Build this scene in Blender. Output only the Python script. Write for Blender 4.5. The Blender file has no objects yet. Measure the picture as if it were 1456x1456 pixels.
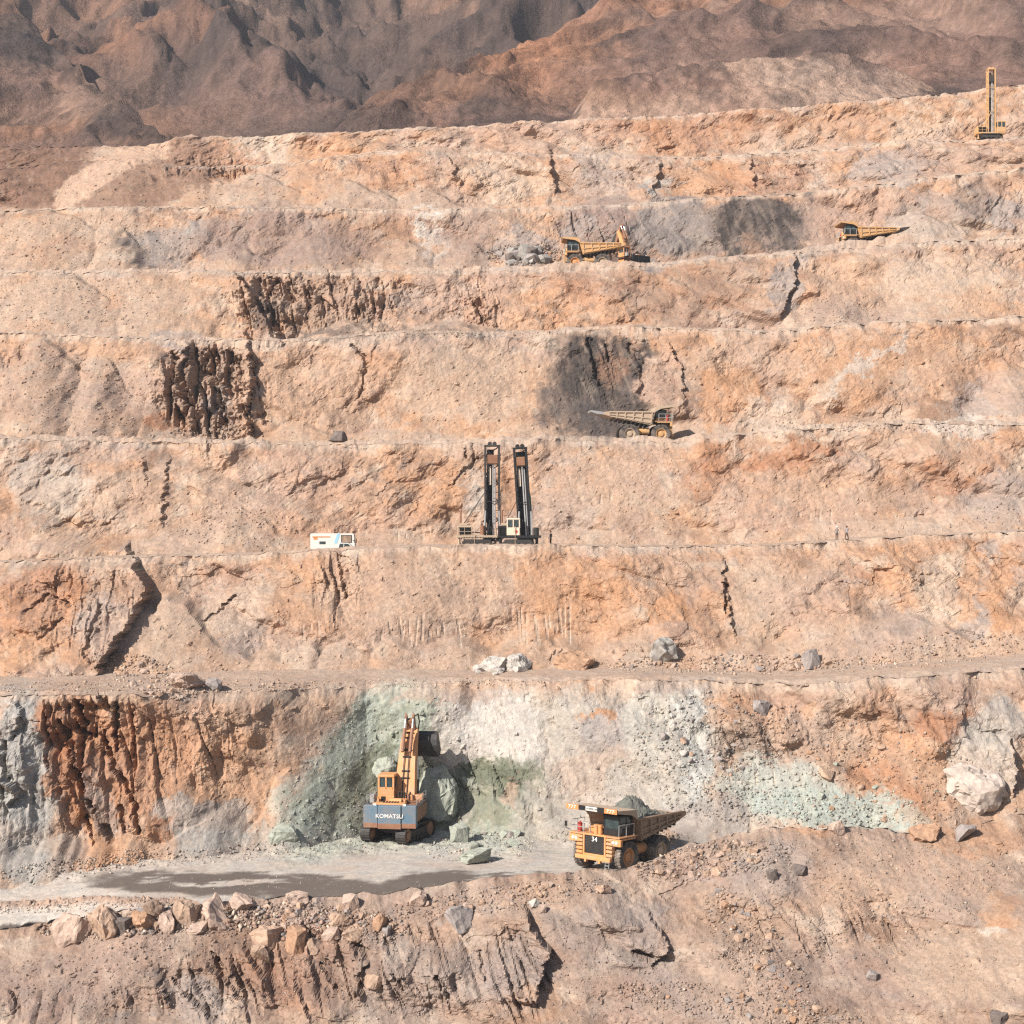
import bpy, bmesh, math, random
import numpy as np
from mathutils import Vector, Matrix, Euler
from mathutils import noise as mnoise

random.seed(7)
rng = np.random.default_rng(7)
scene = bpy.context.scene
C = scene.collection
R = math.radians

# ------------------------------------------------------------------ camera
F = 2500.0                       # focal length in photograph pixels (1456 wide)
cam_d = bpy.data.cameras.new('camera')
cam_d.sensor_width = 36.0
cam_d.lens = F / 1456.0 * 36.0
cam_d.clip_start = 1.0
cam_d.clip_end = 6000.0
cam = bpy.data.objects.new('camera', cam_d)
C.objects.link(cam)
cam.location = (0, 0, 0)
cam.rotation_euler = (R(90), 0, 0)
scene.camera = cam

# ------------------------------------------------------------------ light
SUN_AZ, SUN_EL = 47.0, 36.0      # degrees to the left of straight behind the camera; height
to_sun = Vector((-math.sin(R(SUN_AZ)) * math.cos(R(SUN_EL)), -math.cos(R(SUN_AZ)) * math.cos(R(SUN_EL)), math.sin(R(SUN_EL))))
world = bpy.data.worlds.new('World')
scene.world = world
world.use_nodes = True
wn = world.node_tree
bg = wn.nodes['Background']
sky = wn.nodes.new('ShaderNodeTexSky')
sky.sky_type = 'NISHITA'
sky.sun_disc = False
sky.sun_elevation = R(SUN_EL)
sky.sun_rotation = math.atan2(to_sun.x, to_sun.y)
sky.dust_density = 1.0
wn.links.new(sky.outputs[0], bg.inputs[0])
bg.inputs[1].default_value = 0.065
sun_d = bpy.data.lights.new('sun', 'SUN')
sun_d.energy = 4.8
sun_d.angle = R(0.53)
sun_d.color = (1.0, 0.95, 0.89)
sun = bpy.data.objects.new('sun', sun_d)
C.objects.link(sun)
sun.rotation_euler = (-to_sun).to_track_quat('-Z', 'Y').to_euler()
vs = scene.view_settings
vs.view_transform = 'Standard'
vs.look = 'None'
vs.gamma = 1.0
vs.exposure = 0.86
scene.cycles.use_denoising = False
scene.cycles.filter_width = 1.3
scene.cycles.max_bounces = 5
scene.cycles.diffuse_bounces = 2

# ------------------------------------------------------------------ helpers: tags, materials
def tag(o, label=None, cat=None, group=None, kind=None):
    if label: o['label'] = label
    if cat: o['category'] = cat
    if group: o['group'] = group
    if kind: o['kind'] = kind
    return o

def lin(c):
    return tuple(((v / 255.0) / 12.92 if v / 255.0 <= 0.04045 else ((v / 255.0 + 0.055) / 1.055) ** 2.4) for v in c)

def new_mat(name):
    m = bpy.data.materials.new(name)
    m.use_nodes = True
    nt = m.node_tree
    return m, nt, nt.nodes['Principled BSDF']

def nd(nt, t, **kw):
    n = nt.nodes.new(t)
    for k, v in kw.items():
        setattr(n, k, v)
    return n

def mixc(nt, fac, a, b, mode='MIX'):
    n = nt.nodes.new('ShaderNodeMix')
    n.data_type = 'RGBA'
    n.blend_type = mode
    for sock, v in ((n.inputs[0], fac), (n.inputs[6], a), (n.inputs[7], b)):
        if hasattr(v, 'links'):
            nt.links.new(v, sock)
        else:
            sock.default_value = v if not isinstance(v, tuple) else (*v, 1.0)[:4]
    return n.outputs[2]

def noise_fac(nt, scale, detail=4, rough=0.6, lo=0.3, hi=0.7, coord='Object', vec=None):
    n = nd(nt, 'ShaderNodeTexNoise')
    n.inputs['Scale'].default_value = scale
    n.inputs['Detail'].default_value = detail
    n.inputs['Roughness'].default_value = rough
    if vec is None:
        tc = nd(nt, 'ShaderNodeTexCoord')
        vec = tc.outputs[coord]
    nt.links.new(vec, n.inputs['Vector'])
    mr = nd(nt, 'ShaderNodeMapRange')
    mr.inputs['From Min'].default_value = lo
    mr.inputs['From Max'].default_value = hi
    nt.links.new(n.outputs[0], mr.inputs[0])
    return mr.outputs[0]

def ground_material(name, bump=0.5, fine=2.2, wet=False, dist=0.25):
    """Rock and earth: colour of the geology from the mesh, fine grain and relief from nodes."""
    m, nt, b = new_mat(name)
    a = nd(nt, 'ShaderNodeAttribute', attribute_name='Col')
    c = a.outputs['Color']
    f1 = noise_fac(nt, fine, 6, 0.65, 0.32, 0.68)
    f2 = noise_fac(nt, fine * 0.22, 4, 0.6, 0.35, 0.65)
    f3 = noise_fac(nt, fine * 3.7, 3, 0.6, 0.3, 0.7)
    c = mixc(nt, 0.55, c, mixc(nt, f1, (0.62, 0.60, 0.58), (1.25, 1.25, 1.24)), 'MULTIPLY')
    c = mixc(nt, 0.40, c, mixc(nt, f2, (0.82, 0.86, 0.90), (1.20, 1.12, 1.04)), 'MULTIPLY')
    c = mixc(nt, 0.50, c, mixc(nt, f3, (0.70, 0.70, 0.70), (1.22, 1.22, 1.22)), 'MULTIPLY')
    if wet:
        w = nd(nt, 'ShaderNodeAttribute', attribute_name='wet')
        c = mixc(nt, w.outputs['Fac'], c, (0.100, 0.078, 0.064), 'MIX')
        mr = nd(nt, 'ShaderNodeMapRange')
        mr.inputs['To Min'].default_value = 0.95
        mr.inputs['To Max'].default_value = 0.75
        nt.links.new(w.outputs['Fac'], mr.inputs[0])
        nt.links.new(mr.outputs[0], b.inputs['Roughness'])
    else:
        b.inputs['Roughness'].default_value = 0.95
    b.inputs['Specular IOR Level'].default_value = 0.12
    nt.links.new(c, b.inputs['Base Color'])
    n = nd(nt, 'ShaderNodeTexNoise')
    n.inputs['Scale'].default_value = fine * 1.6
    n.inputs['Detail'].default_value = 6
    n.inputs['Roughness'].default_value = 0.7
    tc = nd(nt, 'ShaderNodeTexCoord')
    nt.links.new(tc.outputs['Object'], n.inputs['Vector'])
    bp = nd(nt, 'ShaderNodeBump')
    bp.inputs['Strength'].default_value = bump
    bp.inputs['Distance'].default_value = dist
    nt.links.new(n.outputs[0], bp.inputs['Height'])
    nt.links.new(bp.outputs[0], b.inputs['Normal'])
    return m

M_ROCK = ground_material('bench_rock', 0.5, 2.2)
M_SLOPE = ground_material('loose_slope', 0.55, 3.0)
M_ROAD = ground_material('dusty_road', 0.25, 2.5, wet=True)
M_HILL = ground_material('hill_rock', 1.0, 0.20, dist=2.5)
M_RUBBLE = ground_material('rubble_stone', 0.3, 4.0)

# ------------------------------------------------------------------ numpy noise
def _h(ix, iy, seed):
    n = (ix.astype(np.int64) * 374761393 + iy.astype(np.int64) * 668265263 + seed * 974634777) & 0xFFFFFFFF
    n = ((n ^ (n >> 13)) * 1274126177) & 0xFFFFFFFF
    n = (n ^ (n >> 16)) & 0xFFFFFFFF
    n = (n * 2246822519) & 0xFFFFFFFF
    n = (n ^ (n >> 15)) & 0xFFFFFFFF
    return n

def _hf(ix, iy, seed):
    return (_h(ix, iy, seed) & 0xFFFFFF).astype(np.float32) / 16777216.0

def perlin(x, y, seed=0):
    x0 = np.floor(x); y0 = np.floor(y)
    fx = (x - x0).astype(np.float32); fy = (y - y0).astype(np.float32)
    ix = x0.astype(np.int64); iy = y0.astype(np.int64)
    u = fx * fx * fx * (fx * (fx * 6 - 15) + 10)
    v = fy * fy * fy * (fy * (fy * 6 - 15) + 10)
    def g(dx, dy):
        a = _hf(ix + dx, iy + dy, seed) * 6.2831853
        return np.cos(a) * (fx - dx) + np.sin(a) * (fy - dy)
    n00 = g(0, 0); n10 = g(1, 0); n01 = g(0, 1); n11 = g(1, 1)
    a = n00 + u * (n10 - n00); b = n01 + u * (n11 - n01)
    return (a + v * (b - a)) * 1.5

def fbm(x, y, octaves=4, seed=0, gain=0.5, lac=2.03):
    s = np.zeros(np.broadcast(x, y).shape, np.float32); a = 1.0; t = 0
    for o in range(octaves):
        s += a * perlin(x, y, seed + 31 * o); t += a
        x = x * lac; y = y * lac; a *= gain
    return s / t

def ridged(x, y, octaves=5, seed=0, gain=0.5):
    s = np.zeros(np.broadcast(x, y).shape, np.float32); a = 1.0; t = 0
    for o in range(octaves):
        s += a * (1 - np.abs(perlin(x, y, seed + 17 * o)) * 1.6); t += a
        x = x * 2.03; y = y * 2.03; a *= gain
    return s / t

def facets(x, y, seed=0, tilt=0.9):
    """Broken-rock relief: Voronoi blocks, each with its own height and tilt.  Returns height, crack distance, cell value."""
    ix = np.floor(x).astype(np.int64); iy = np.floor(y).astype(np.int64)
    f1 = np.full(x.shape, 9.0, np.float32); f2 = np.full(x.shape, 9.0, np.float32)
    hh = np.zeros(x.shape, np.float32); cv = np.zeros(x.shape, np.float32)
    for dx in (-1, 0, 1):
        for dy in (-1, 0, 1):
            cx = ix + dx; cy = iy + dy
            k = _h(cx, cy, seed)
            px = (k & 0x3FF).astype(np.float32) / 1024.0
            py = ((k >> 10) & 0x3FF).astype(np.float32) / 1024.0
            r = ((k >> 20) & 0xFFF).astype(np.float32) / 4096.0
            ex = (x - cx).astype(np.float32) - px; ey = (y - cy).astype(np.float32) - py
            d = np.sqrt(ex * ex + ey * ey)
            a = r * 211.0
            h = (r - 0.5) + tilt * (np.cos(a) * ex + np.sin(a) * ey)
            near = d < f1
            f2 = np.where(near, f1, np.minimum(f2, d))
            hh = np.where(near, h, hh); cv = np.where(near, (r * 7.31) % 1.0, cv)
            f1 = np.where(near, d, f1)
    return hh, f2 - f1, cv, f1

def blocks(x, y, seed=0, k=1.9, flat=0.25, tilt=0.45):
    """Angular rock: overlapping flat-topped blocks, each turned and tilted its own way; continuous, with creases."""
    ix = np.floor(x).astype(np.int64); iy = np.floor(y).astype(np.int64)
    out = np.full(x.shape, -0.1, np.float32)
    for dx in (-1, 0, 1):
        for dy in (-1, 0, 1):
            cx = ix + dx; cy = iy + dy
            h = _h(cx, cy, seed)
            px = (h & 0x3FF).astype(np.float32) / 1024.0
            py = ((h >> 10) & 0x3FF).astype(np.float32) / 1024.0
            r = ((h >> 20) & 0xFFF).astype(np.float32) / 4096.0
            ex = (x - cx).astype(np.float32) - px; ey = (y - cy).astype(np.float32) - py
            a = r * 97.0; ca, sa = np.cos(a), np.sin(a)
            u = ca * ex + sa * ey; v = (-sa * ex + ca * ey) * 1.25
            nrm = np.maximum(np.maximum(np.abs(u), np.abs(v)), (np.abs(u) + np.abs(v)) * .72)
            out = np.maximum(out, .80 * ((r * 5.3) % 1.0) + tilt * u - k * np.maximum(nrm - flat, 0))
    return out - 0.35

def sstep(a, b, x):
    t = np.clip((x - a) / (b - a), 0, 1)
    return t * t * (3 - 2 * t)

def poly(pts):
    xs = np.array([p[0] for p in pts], float); ys = np.array([p[1] for p in pts], float)
    return lambda x: np.interp(x, xs, ys)

def polyline_dist(px, py, pts):
    """distance (pixels of the photograph) from each point to a polyline"""
    d = np.full(px.shape, 1e9, np.float32)
    for (ax, ay), (bx, by) in zip(pts[:-1], pts[1:]):
        vx, vy = bx - ax, by - ay
        t = np.clip(((px - ax) * vx + (py - ay) * vy) / (vx * vx + vy * vy), 0, 1)
        d = np.minimum(d, np.hypot(px - ax - t * vx, py - ay - t * vy))
    return d

def ell(px, py, cx, cy, rx, ry, ang=0.0, soft=0.45):
    c, s = math.cos(R(ang)), math.sin(R(ang))
    u = ((px - cx) * c + (py - cy) * s) / rx
    v = (-(px - cx) * s + (py - cy) * c) / ry
    r = np.sqrt(u * u + v * v)
    return 1 - sstep(1 - soft, 1 + soft, r)

# columns of every sheet: directions from the look-out, close together where the pit is and coarser further out
COLS = np.concatenate([np.arange(-560, -40, 8.0), np.arange(-40, 1496, 1.9), np.arange(1496, 2020, 8.0)])
NC = len(COLS)

ALL_P, ALL_C = [], []            # vertices and colours of every sheet, for setting things down on them

def sheet(name, P, col, mat, wet=None, flip=False, smooth=False):
    nr, nc = P.shape[:2]
    me = bpy.data.meshes.new(name)
    idx = np.arange(nr * nc, dtype=np.int32).reshape(nr, nc)
    q = np.stack([idx[:-1, :-1], idx[:-1, 1:], idx[1:, 1:], idx[1:, :-1]], -1).reshape(-1, 4)
    if flip: q = q[:, ::-1]
    me.vertices.add(nr * nc)
    me.vertices.foreach_set('co', P.reshape(-1).astype(np.float32))
    n = len(q)
    me.loops.add(n * 4)
    me.loops.foreach_set('vertex_index', np.ascontiguousarray(q).reshape(-1))
    me.polygons.add(n)
    me.polygons.foreach_set('loop_start', np.arange(0, n * 4, 4, dtype=np.int32))
    me.polygons.foreach_set('loop_total', np.full(n, 4, np.int32))
    me.polygons.foreach_set('use_smooth', np.full(n, smooth, bool))
    me.update(calc_edges=True)
    a = me.color_attributes.new('Col', 'FLOAT_COLOR', 'POINT')
    cc = np.ones((nr * nc, 4), np.float32); cc[:, :3] = col.reshape(-1, 3)
    a.data.foreach_set('color', cc.reshape(-1))
    if wet is not None:
        w = me.attributes.new('wet', 'FLOAT', 'POINT')
        w.data.foreach_set('value', wet.reshape(-1).astype(np.float32))
    me.materials.append(mat)
    o = bpy.data.objects.new(name, me)
    C.objects.link(o)
    tag(o, kind='structure')
    ALL_P.append(P.reshape(-1, 3).astype(np.float32)); ALL_C.append(col.reshape(-1, 3).astype(np.float32))
    return o

def world_of(px, py, D):
    return (px - 728) / F * D, D, -(py - 728) / F * D

# ------------------------------------------------------------------ geology: colours of the rock, sRGB as sunlit
ALB = 0.54
def rgb(*c):
    a = np.array(lin(c), np.float32)
    g = a @ np.array([.3, .55, .15], np.float32)
    return (g + (a - g) * 0.90) * ALB

TAN = rgb(219, 182, 153); PINK = rgb(214, 176, 152); ORANGE = rgb(222, 164, 118); RUST = rgb(198, 134, 92)
PALE = rgb(232, 208, 184); GREY = rgb(186, 172, 164); DGREY = rgb(112, 102, 98); BROWN = rgb(160, 122, 98)
DARK = rgb(84, 76, 72); GREEN = rgb(196, 202, 184); DGREEN = rgb(126, 132, 106); WHITE = rgb(230, 219, 206)
BGREY = rgb(196, 192, 184); MAUVE = rgb(172, 146, 134); DUST = rgb(214, 183, 157)

H_BR = rgb(158, 122, 100)
# (centre x, centre y, half width, half height, turn, colour, strength), painted in this order
PATCH = [
 # top two benches
 (380, 208, 60, 20, 0, PALE, .8), (300, 225, 70, 26, 0, RUST, .45), (290, 245, 40, 10, 0, BROWN, .6), (470, 212, 70, 18, -5, ORANGE, .5),
 (760, 195, 140, 30, -4, PINK, .5), (860, 205, 60, 20, 0, PALE, .5), (1000, 180, 150, 34, -4, RUST, .45), (1240, 168, 120, 30, -3, ORANGE, .5),
 (1310, 180, 50, 30, 0, PALE, .5), (1100, 200, 60, 24, 0, PALE, .3),
 (440, 255, 40, 40, 40, ORANGE, .45), (560, 240, 60, 30, 0, RUST, .3), (720, 255, 60, 34, 0, PALE, .5), (850, 250, 50, 34, 60, GREY, .5),
 (935, 265, 16, 18, 0, BGREY, .8), (1000, 255, 60, 30, 0, ORANGE, .45), (1090, 255, 70, 30, 0, RUST, .35), (1270, 235, 60, 26, -5, GREY, .7), (1330, 225, 40, 30, 0, PINK, .4),
 (35, 245, 70, 60, 0, BROWN, .75), (60, 200, 60, 20, 0, H_BR, .7), (110, 205, 14, 10, 0, DARK, .6), (250, 258, 66, 32, -32, rgb(174, 136, 112), .95),
 # face 6
 (120, 345, 120, 34, 0, DUST, .6), (100, 355, 60, 16, -12, RUST, .25), (205, 358, 24, 26, 0, DGREY, .75), (250, 345, 50, 28, 0, GREY, .6), (280, 326, 22, 10, 0, BGREY, .6), (170, 376, 30, 8, 0, PALE, .6),
 (400, 340, 130, 46, 0, MAUVE, .75), (530, 340, 60, 40, 0, BROWN, .35), (612, 320, 14, 22, 0, WHITE, .8), (620, 350, 16, 16, 0, WHITE, .6), (660, 340, 50, 40, 0, MAUVE, .55),
 (760, 320, 40, 30, 0, TAN, .5), (740, 355, 50, 26, 0, GREY, .7), (850, 320, 60, 36, 0, MAUVE, .8), (820, 325, 26, 14, 0, GREY, .6), (940, 330, 46, 46, 0, GREY, .8), (985, 310, 30, 30, 0, DGREY, .45), (1000, 345, 24, 24, 0, TAN, .4),
 (1000, 325, 140, 44, -5, rgb(152, 138, 130), .75), (960, 320, 50, 40, 0, rgb(168, 154, 146), .6), (1080, 300, 64, 24, -6, DARK, .65), (1042, 318, 14, 44, 8, DARK, .8), (1068, 345, 16, 22, 0, BROWN, .7), (1090, 325, 16, 36, 4, DARK, .7), (1118, 318, 24, 40, 0, DARK, .8), (1135, 340, 12, 24, 0, DGREY, .7), (1104, 350, 10, 14, 0, MAUVE, .8), (1170, 320, 40, 40, 0, MAUVE, .5),
 (1230, 300, 60, 40, 0, PINK, .5), (1330, 310, 60, 36, 0, GREY, .5), (1395, 290, 34, 34, 0, DGREY, .55), (1430, 300, 30, 34, 0, GREY, .7), (1330, 325, 60, 20, 0, PALE, .4),
 # face 5
 (130, 430, 140, 40, 0, DUST, .5), (165, 425, 18, 20, 0, RUST, .35), (320, 440, 36, 20, 0, PALE, .4), (372, 452, 22, 24, 0, DGREY, .7), (430, 430, 46, 46, 0, rgb(190, 156, 130), .5), (490, 430, 60, 44, 0, rgb(196, 160, 134), .4), (610, 425, 60, 40, 0, GREY, .35), (680, 425, 60, 40, 0, PINK, .5),
 (480, 470, 60, 10, 0, DGREY, .6), (640, 470, 110, 8, 0, DGREY, .55),
 (830, 400, 60, 22, 0, RUST, .35), (950, 420, 100, 46, 0, BROWN, .45), (1040, 400, 60, 40, 0, BROWN, .35), (850, 445, 60, 20, 0, ORANGE, .3), (1118, 400, 16, 46, 12, GREY, .7), (1200, 440, 60, 20, 0, MAUVE, .4), (1240, 400, 80, 40, 0, TAN, .6), (1350, 400, 100, 40, 0, PALE, .45), (1380, 425, 60, 14, -25, ORANGE, .35),
 # face 4
 (90, 560, 110, 60, 25, MAUVE, .3), (245, 485, 40, 8, 0, GREY, .6), (225, 600, 22, 18, 0, RUST, .7), (190, 560, 40, 36, 0, PINK, .5), (297, 560, 66, 70, 0, rgb(186, 152, 128), .6), (315, 566, 22, 16, 0, GREY, .6),
 (440, 555, 100, 60, 0, TAN, .6), (480, 590, 50, 20, 0, BROWN, .2), (650, 545, 110, 60, 0, DUST, .6), (580, 585, 16, 8, 0, ORANGE, .5),
 (800, 560, 30, 66, 0, DGREY, .45), (815, 490, 40, 20, 0, DARK, .6), (850, 560, 70, 66, 0, rgb(112, 100, 94), .8), (838, 540, 34, 70, 8, DARK, .9), (890, 510, 26, 36, 20, DARK, .75), (880, 585, 46, 36, 0, DARK, .7), (905, 545, 12, 40, 0, DGREY, .6), (870, 525, 20, 26, 0, BROWN, .8), (830, 600, 60, 20, 0, DGREY, .6),
 (940, 530, 30, 50, 0, PINK, .5), (970, 545, 24, 50, 0, BROWN, .35), (1030, 560, 50, 50, 0, ORANGE, .75), (1060, 510, 60, 24, 0, TAN, .5), (1110, 590, 60, 26, 0, PALE, .5), (1090, 540, 40, 12, 20, BROWN, .3), (1200, 540, 90, 50, -35, ORANGE, .45), (1230, 520, 80, 8, -38, WHITE, .6), (1170, 555, 50, 10, -38, PALE, .5), (1380, 520, 90, 50, 0, ORANGE, .35), (1340, 580, 36, 24, -30, BROWN, .65), (1375, 580, 20, 24, 0, GREY, .6), (1420, 560, 40, 30, 0, GREY, .3),
 (1370, 608, 70, 10, -3, WHITE, .6), (1180, 612, 60, 8, 0, PALE, .5),
 # face 3
 (60, 690, 60, 50, 0, BGREY, .5), (110, 720, 70, 50, 0, PALE, .4), (190, 700, 50, 40, 0, TAN, .5), (120, 750, 40, 16, 0, ORANGE, .35), (320, 690, 60, 40, 0, PALE, .35), (400, 700, 100, 60, 0, PINK, .4), (620, 710, 60, 34, -40, ORANGE, .35), (670, 690, 14, 40, 0, BGREY, .5), (725, 700, 20, 40, 0, ORANGE, .5),
 (800, 700, 50, 60, 0, GREY, .3), (870, 680, 60, 50, 0, TAN, .4), (1020, 660, 40, 40, 0, RUST, .55), (1130, 650, 70, 26, -8, RUST, .7), (1170, 690, 80, 30, 0, TAN, .5), (1060, 710, 60, 40, -30, PINK, .4), (1200, 730, 60, 30, 0, PINK, .4), (1270, 710, 40, 34, -30, BROWN, .3), (1370, 670, 60, 34, -20, RUST, .5), (1430, 715, 60, 40, 0, GREY, .5), (1380, 640, 60, 20, 0, TAN, .5),
 # face 2
 (100, 800, 100, 14, 0, DUST, .5), (60, 850, 70, 50, -20, RUST, .5), (120, 900, 60, 40, 0, ORANGE, .4), (150, 890, 40, 46, 30, GREY, .5), (40, 930, 50, 30, 0, ORANGE, .4), (300, 840, 60, 40, 0, PINK, .4), (230, 900, 50, 40, 30, DUST, .8), (350, 910, 24, 30, 20, GREY, .45), (330, 870, 60, 30, -30, PALE, .4),
 (480, 850, 60, 60, 0, ORANGE, .3), (600, 840, 140, 60, 0, TAN, .4), (790, 830, 60, 50, 0, ORANGE, .5), (770, 880, 50, 40, 0, ORANGE, .45), (850, 830, 50, 40, 0, ORANGE, .5), (955, 865, 34, 22, 0, ORANGE, .8), (1010, 850, 40, 60, 0, BROWN, .25), (1015, 890, 30, 40, 0, ORANGE, .4), (1080, 850, 40, 60, 0, DUST, .7), (1150, 860, 50, 50, 0, PINK, .4), (1230, 815, 30, 10, 10, RUST, .5), (1290, 880, 60, 20, 0, GREY, .4), (1350, 840, 50, 60, 0, PALE, .5), (1380, 830, 20, 50, 10, ORANGE, .6), (1395, 870, 14, 50, 25, GREY, .6), (1430, 840, 24, 60, 20, ORANGE, .7), (1420, 790, 24, 14, 0, GREY, .6), (1270, 915, 60, 20, 0, GREY, .3),
 # bench 1 and face 1
 (840, 970, 20, 6, 0, ORANGE, .9), (1100, 975, 200, 14, 0, DUST, .5), (150, 982, 150, 7, 0, BROWN, .35), (400, 975, 60, 8, 0, BROWN, .25),
 (28, 1080, 44, 110, 0, BGREY, .9), (30, 1190, 60, 60, 0, BGREY, .7), (90, 1030, 30, 50, 0, RUST, .6), (85, 1100, 26, 90, -10, RUST, .6), (140, 1100, 50, 90, -10, RUST, .5), (210, 1080, 70, 90, 0, rgb(214, 156, 116), .6), (280, 1090, 90, 90, 0, rgb(218, 164, 124), .6), (340, 1110, 70, 70, 0, rgb(224, 176, 138), .6), (110, 1200, 50, 40, 20, ORANGE, .5), (230, 1185, 30, 20, -20, RUST, .6), (135, 1155, 26, 60, -25, GREY, .55), (250, 1150, 40, 16, 0, BGREY, .6), (300, 1180, 60, 30, -10, BGREY, .6), (400, 1130, 30, 80, 30, ORANGE, .4), (330, 1010, 80, 24, 0, TAN, .4),
 (780, 1085, 330, 100, 0, rgb(212, 200, 184), .85), (1010, 1130, 120, 60, 0, rgb(212, 204, 190), .7),
 (455, 1120, 120, 44, -52, rgb(212, 200, 180), .8), (490, 1085, 125, 44, -52, GREEN, .95), (535, 1050, 90, 50, -52, GREEN, .95), (520, 1130, 90, 40, -48, rgb(176, 180, 158), .9), (556, 1075, 80, 14, -50, DGREEN, .75), (500, 1120, 60, 12, -46, rgb(150, 154, 130), .7), (560, 1140, 44, 50, 10, rgb(150, 154, 130), .85), (480, 1175, 90, 24, -6, GREEN, .7), (610, 1130, 50, 70, 0, rgb(158, 162, 142), .8), (590, 1025, 50, 34, -30, GREEN, .8),
 (650, 1030, 40, 40, 0, rgb(226, 214, 200), .8), (700, 1040, 66, 50, 0, WHITE, .97), (740, 1060, 30, 70, 0, WHITE, .97), (640, 1000, 70, 12, 0, PINK, .6), (710, 1135, 66, 60, 0, rgb(182, 182, 162), .95), (705, 1100, 50, 22, 0, rgb(132, 136, 112), .9), (750, 1115, 26, 40, 0, rgb(140, 142, 120), .8), (690, 1165, 30, 36, 0, rgb(142, 146, 122), .6), (722, 1125, 13, 18, 0, PINK, .6), (770, 1165, 46, 50, 0, rgb(196, 186, 170), .8),
 (815, 1060, 46, 80, 0, rgb(208, 196, 182), .85), (865, 1045, 44, 34, 0, rgb(196, 182, 174), .8), (850, 1022, 24, 9, 0, ORANGE, .85), (940, 1040, 60, 56, 0, rgb(216, 208, 194), .85), (870, 1110, 80, 44, 0, rgb(218, 190, 168), .7), (930, 1120, 60, 56, 0, rgb(208, 198, 184), .8), (985, 1060, 26, 80, 0, rgb(218, 214, 204), .85), (970, 980, 60, 14, 0, GREY, .6), (860, 1165, 90, 34, 0, rgb(206, 194, 180), .7),
 (1065, 1045, 44, 60, -8, BROWN, .5), (1025, 1110, 20, 40, 0, ORANGE, .5), (1140, 1010, 60, 24, 0, PINK, .4), (1160, 1035, 26, 26, 0, GREY, .5), (1155, 1020, 12, 12, 0, ORANGE, .6), (1200, 1060, 90, 50, 0, TAN, .5), (1350, 1030, 50, 26, 0, RUST, .7), (1290, 1110, 80, 60, -25, ORANGE, .5), (1270, 1130, 60, 24, 30, RUST, .5), (1110, 1125, 100, 40, 10, rgb(210, 210, 196), .85), (1190, 1150, 130, 28, 8, rgb(204, 210, 196), .9), (1000, 1165, 70, 30, 0, GREY, .5), (1420, 1030, 50, 50, 0, BGREY, .7), (1390, 1100, 50, 56, 0, PALE, .6), (1400, 1085, 56, 60, 0, BGREY, .4), (1300, 1160, 40, 12, 0, ORANGE, .4), (1440, 1150, 40, 10, 0, ORANGE, .4),
 # floor, rubble at the foot
 (420, 1205, 240, 22, -3, BGREY, .6), (650, 1205, 140, 26, 0, GREEN, .6), (60, 1225, 60, 26, 0, BGREY, .5), (190, 1215, 60, 20, 0, ORANGE, .5),
 # embankment
 (200, 1390, 260, 60, 0, MAUVE, .25), (430, 1380, 80, 60, 0, RUST, .35), (320, 1370, 60, 50, 30, BROWN, .35), (270, 1430, 50, 40, 35, GREY, .6), (90, 1420, 120, 40, 0, MAUVE, .35), (560, 1400, 140, 60, 0, GREY, .35), (480, 1390, 60, 40, 0, BROWN, .45), (740, 1390, 50, 60, 0, GREY, .5), (860, 1320, 90, 50, 20, GREY, .45), (900, 1410, 150, 50, 20, MAUVE, .35), (790, 1270, 80, 20, 0, TAN, .5), (760, 1430, 40, 26, 0, ORANGE, .3), (1000, 1390, 130, 60, 30, GREY, .3), (1100, 1250, 60, 40, 0, GREY, .5), (1030, 1330, 80, 60, 30, TAN, .3), (1200, 1400, 120, 50, 15, MAUVE, .4), (1300, 1260, 150, 50, 0, TAN, .5), (1380, 1190, 80, 30, 0, ORANGE, .5), (1160, 1185, 60, 12, 0, ORANGE, .45), (1380, 1380, 110, 60, 0, DUST, .7), (1340, 1290, 60, 30, 0, GREY, .3), (1430, 1295, 30, 20, 0, ORANGE, .5), (1415, 1322, 20, 9, 0, WHITE, .6), (1060, 1420, 120, 30, 25, TAN, .3),
]

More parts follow.
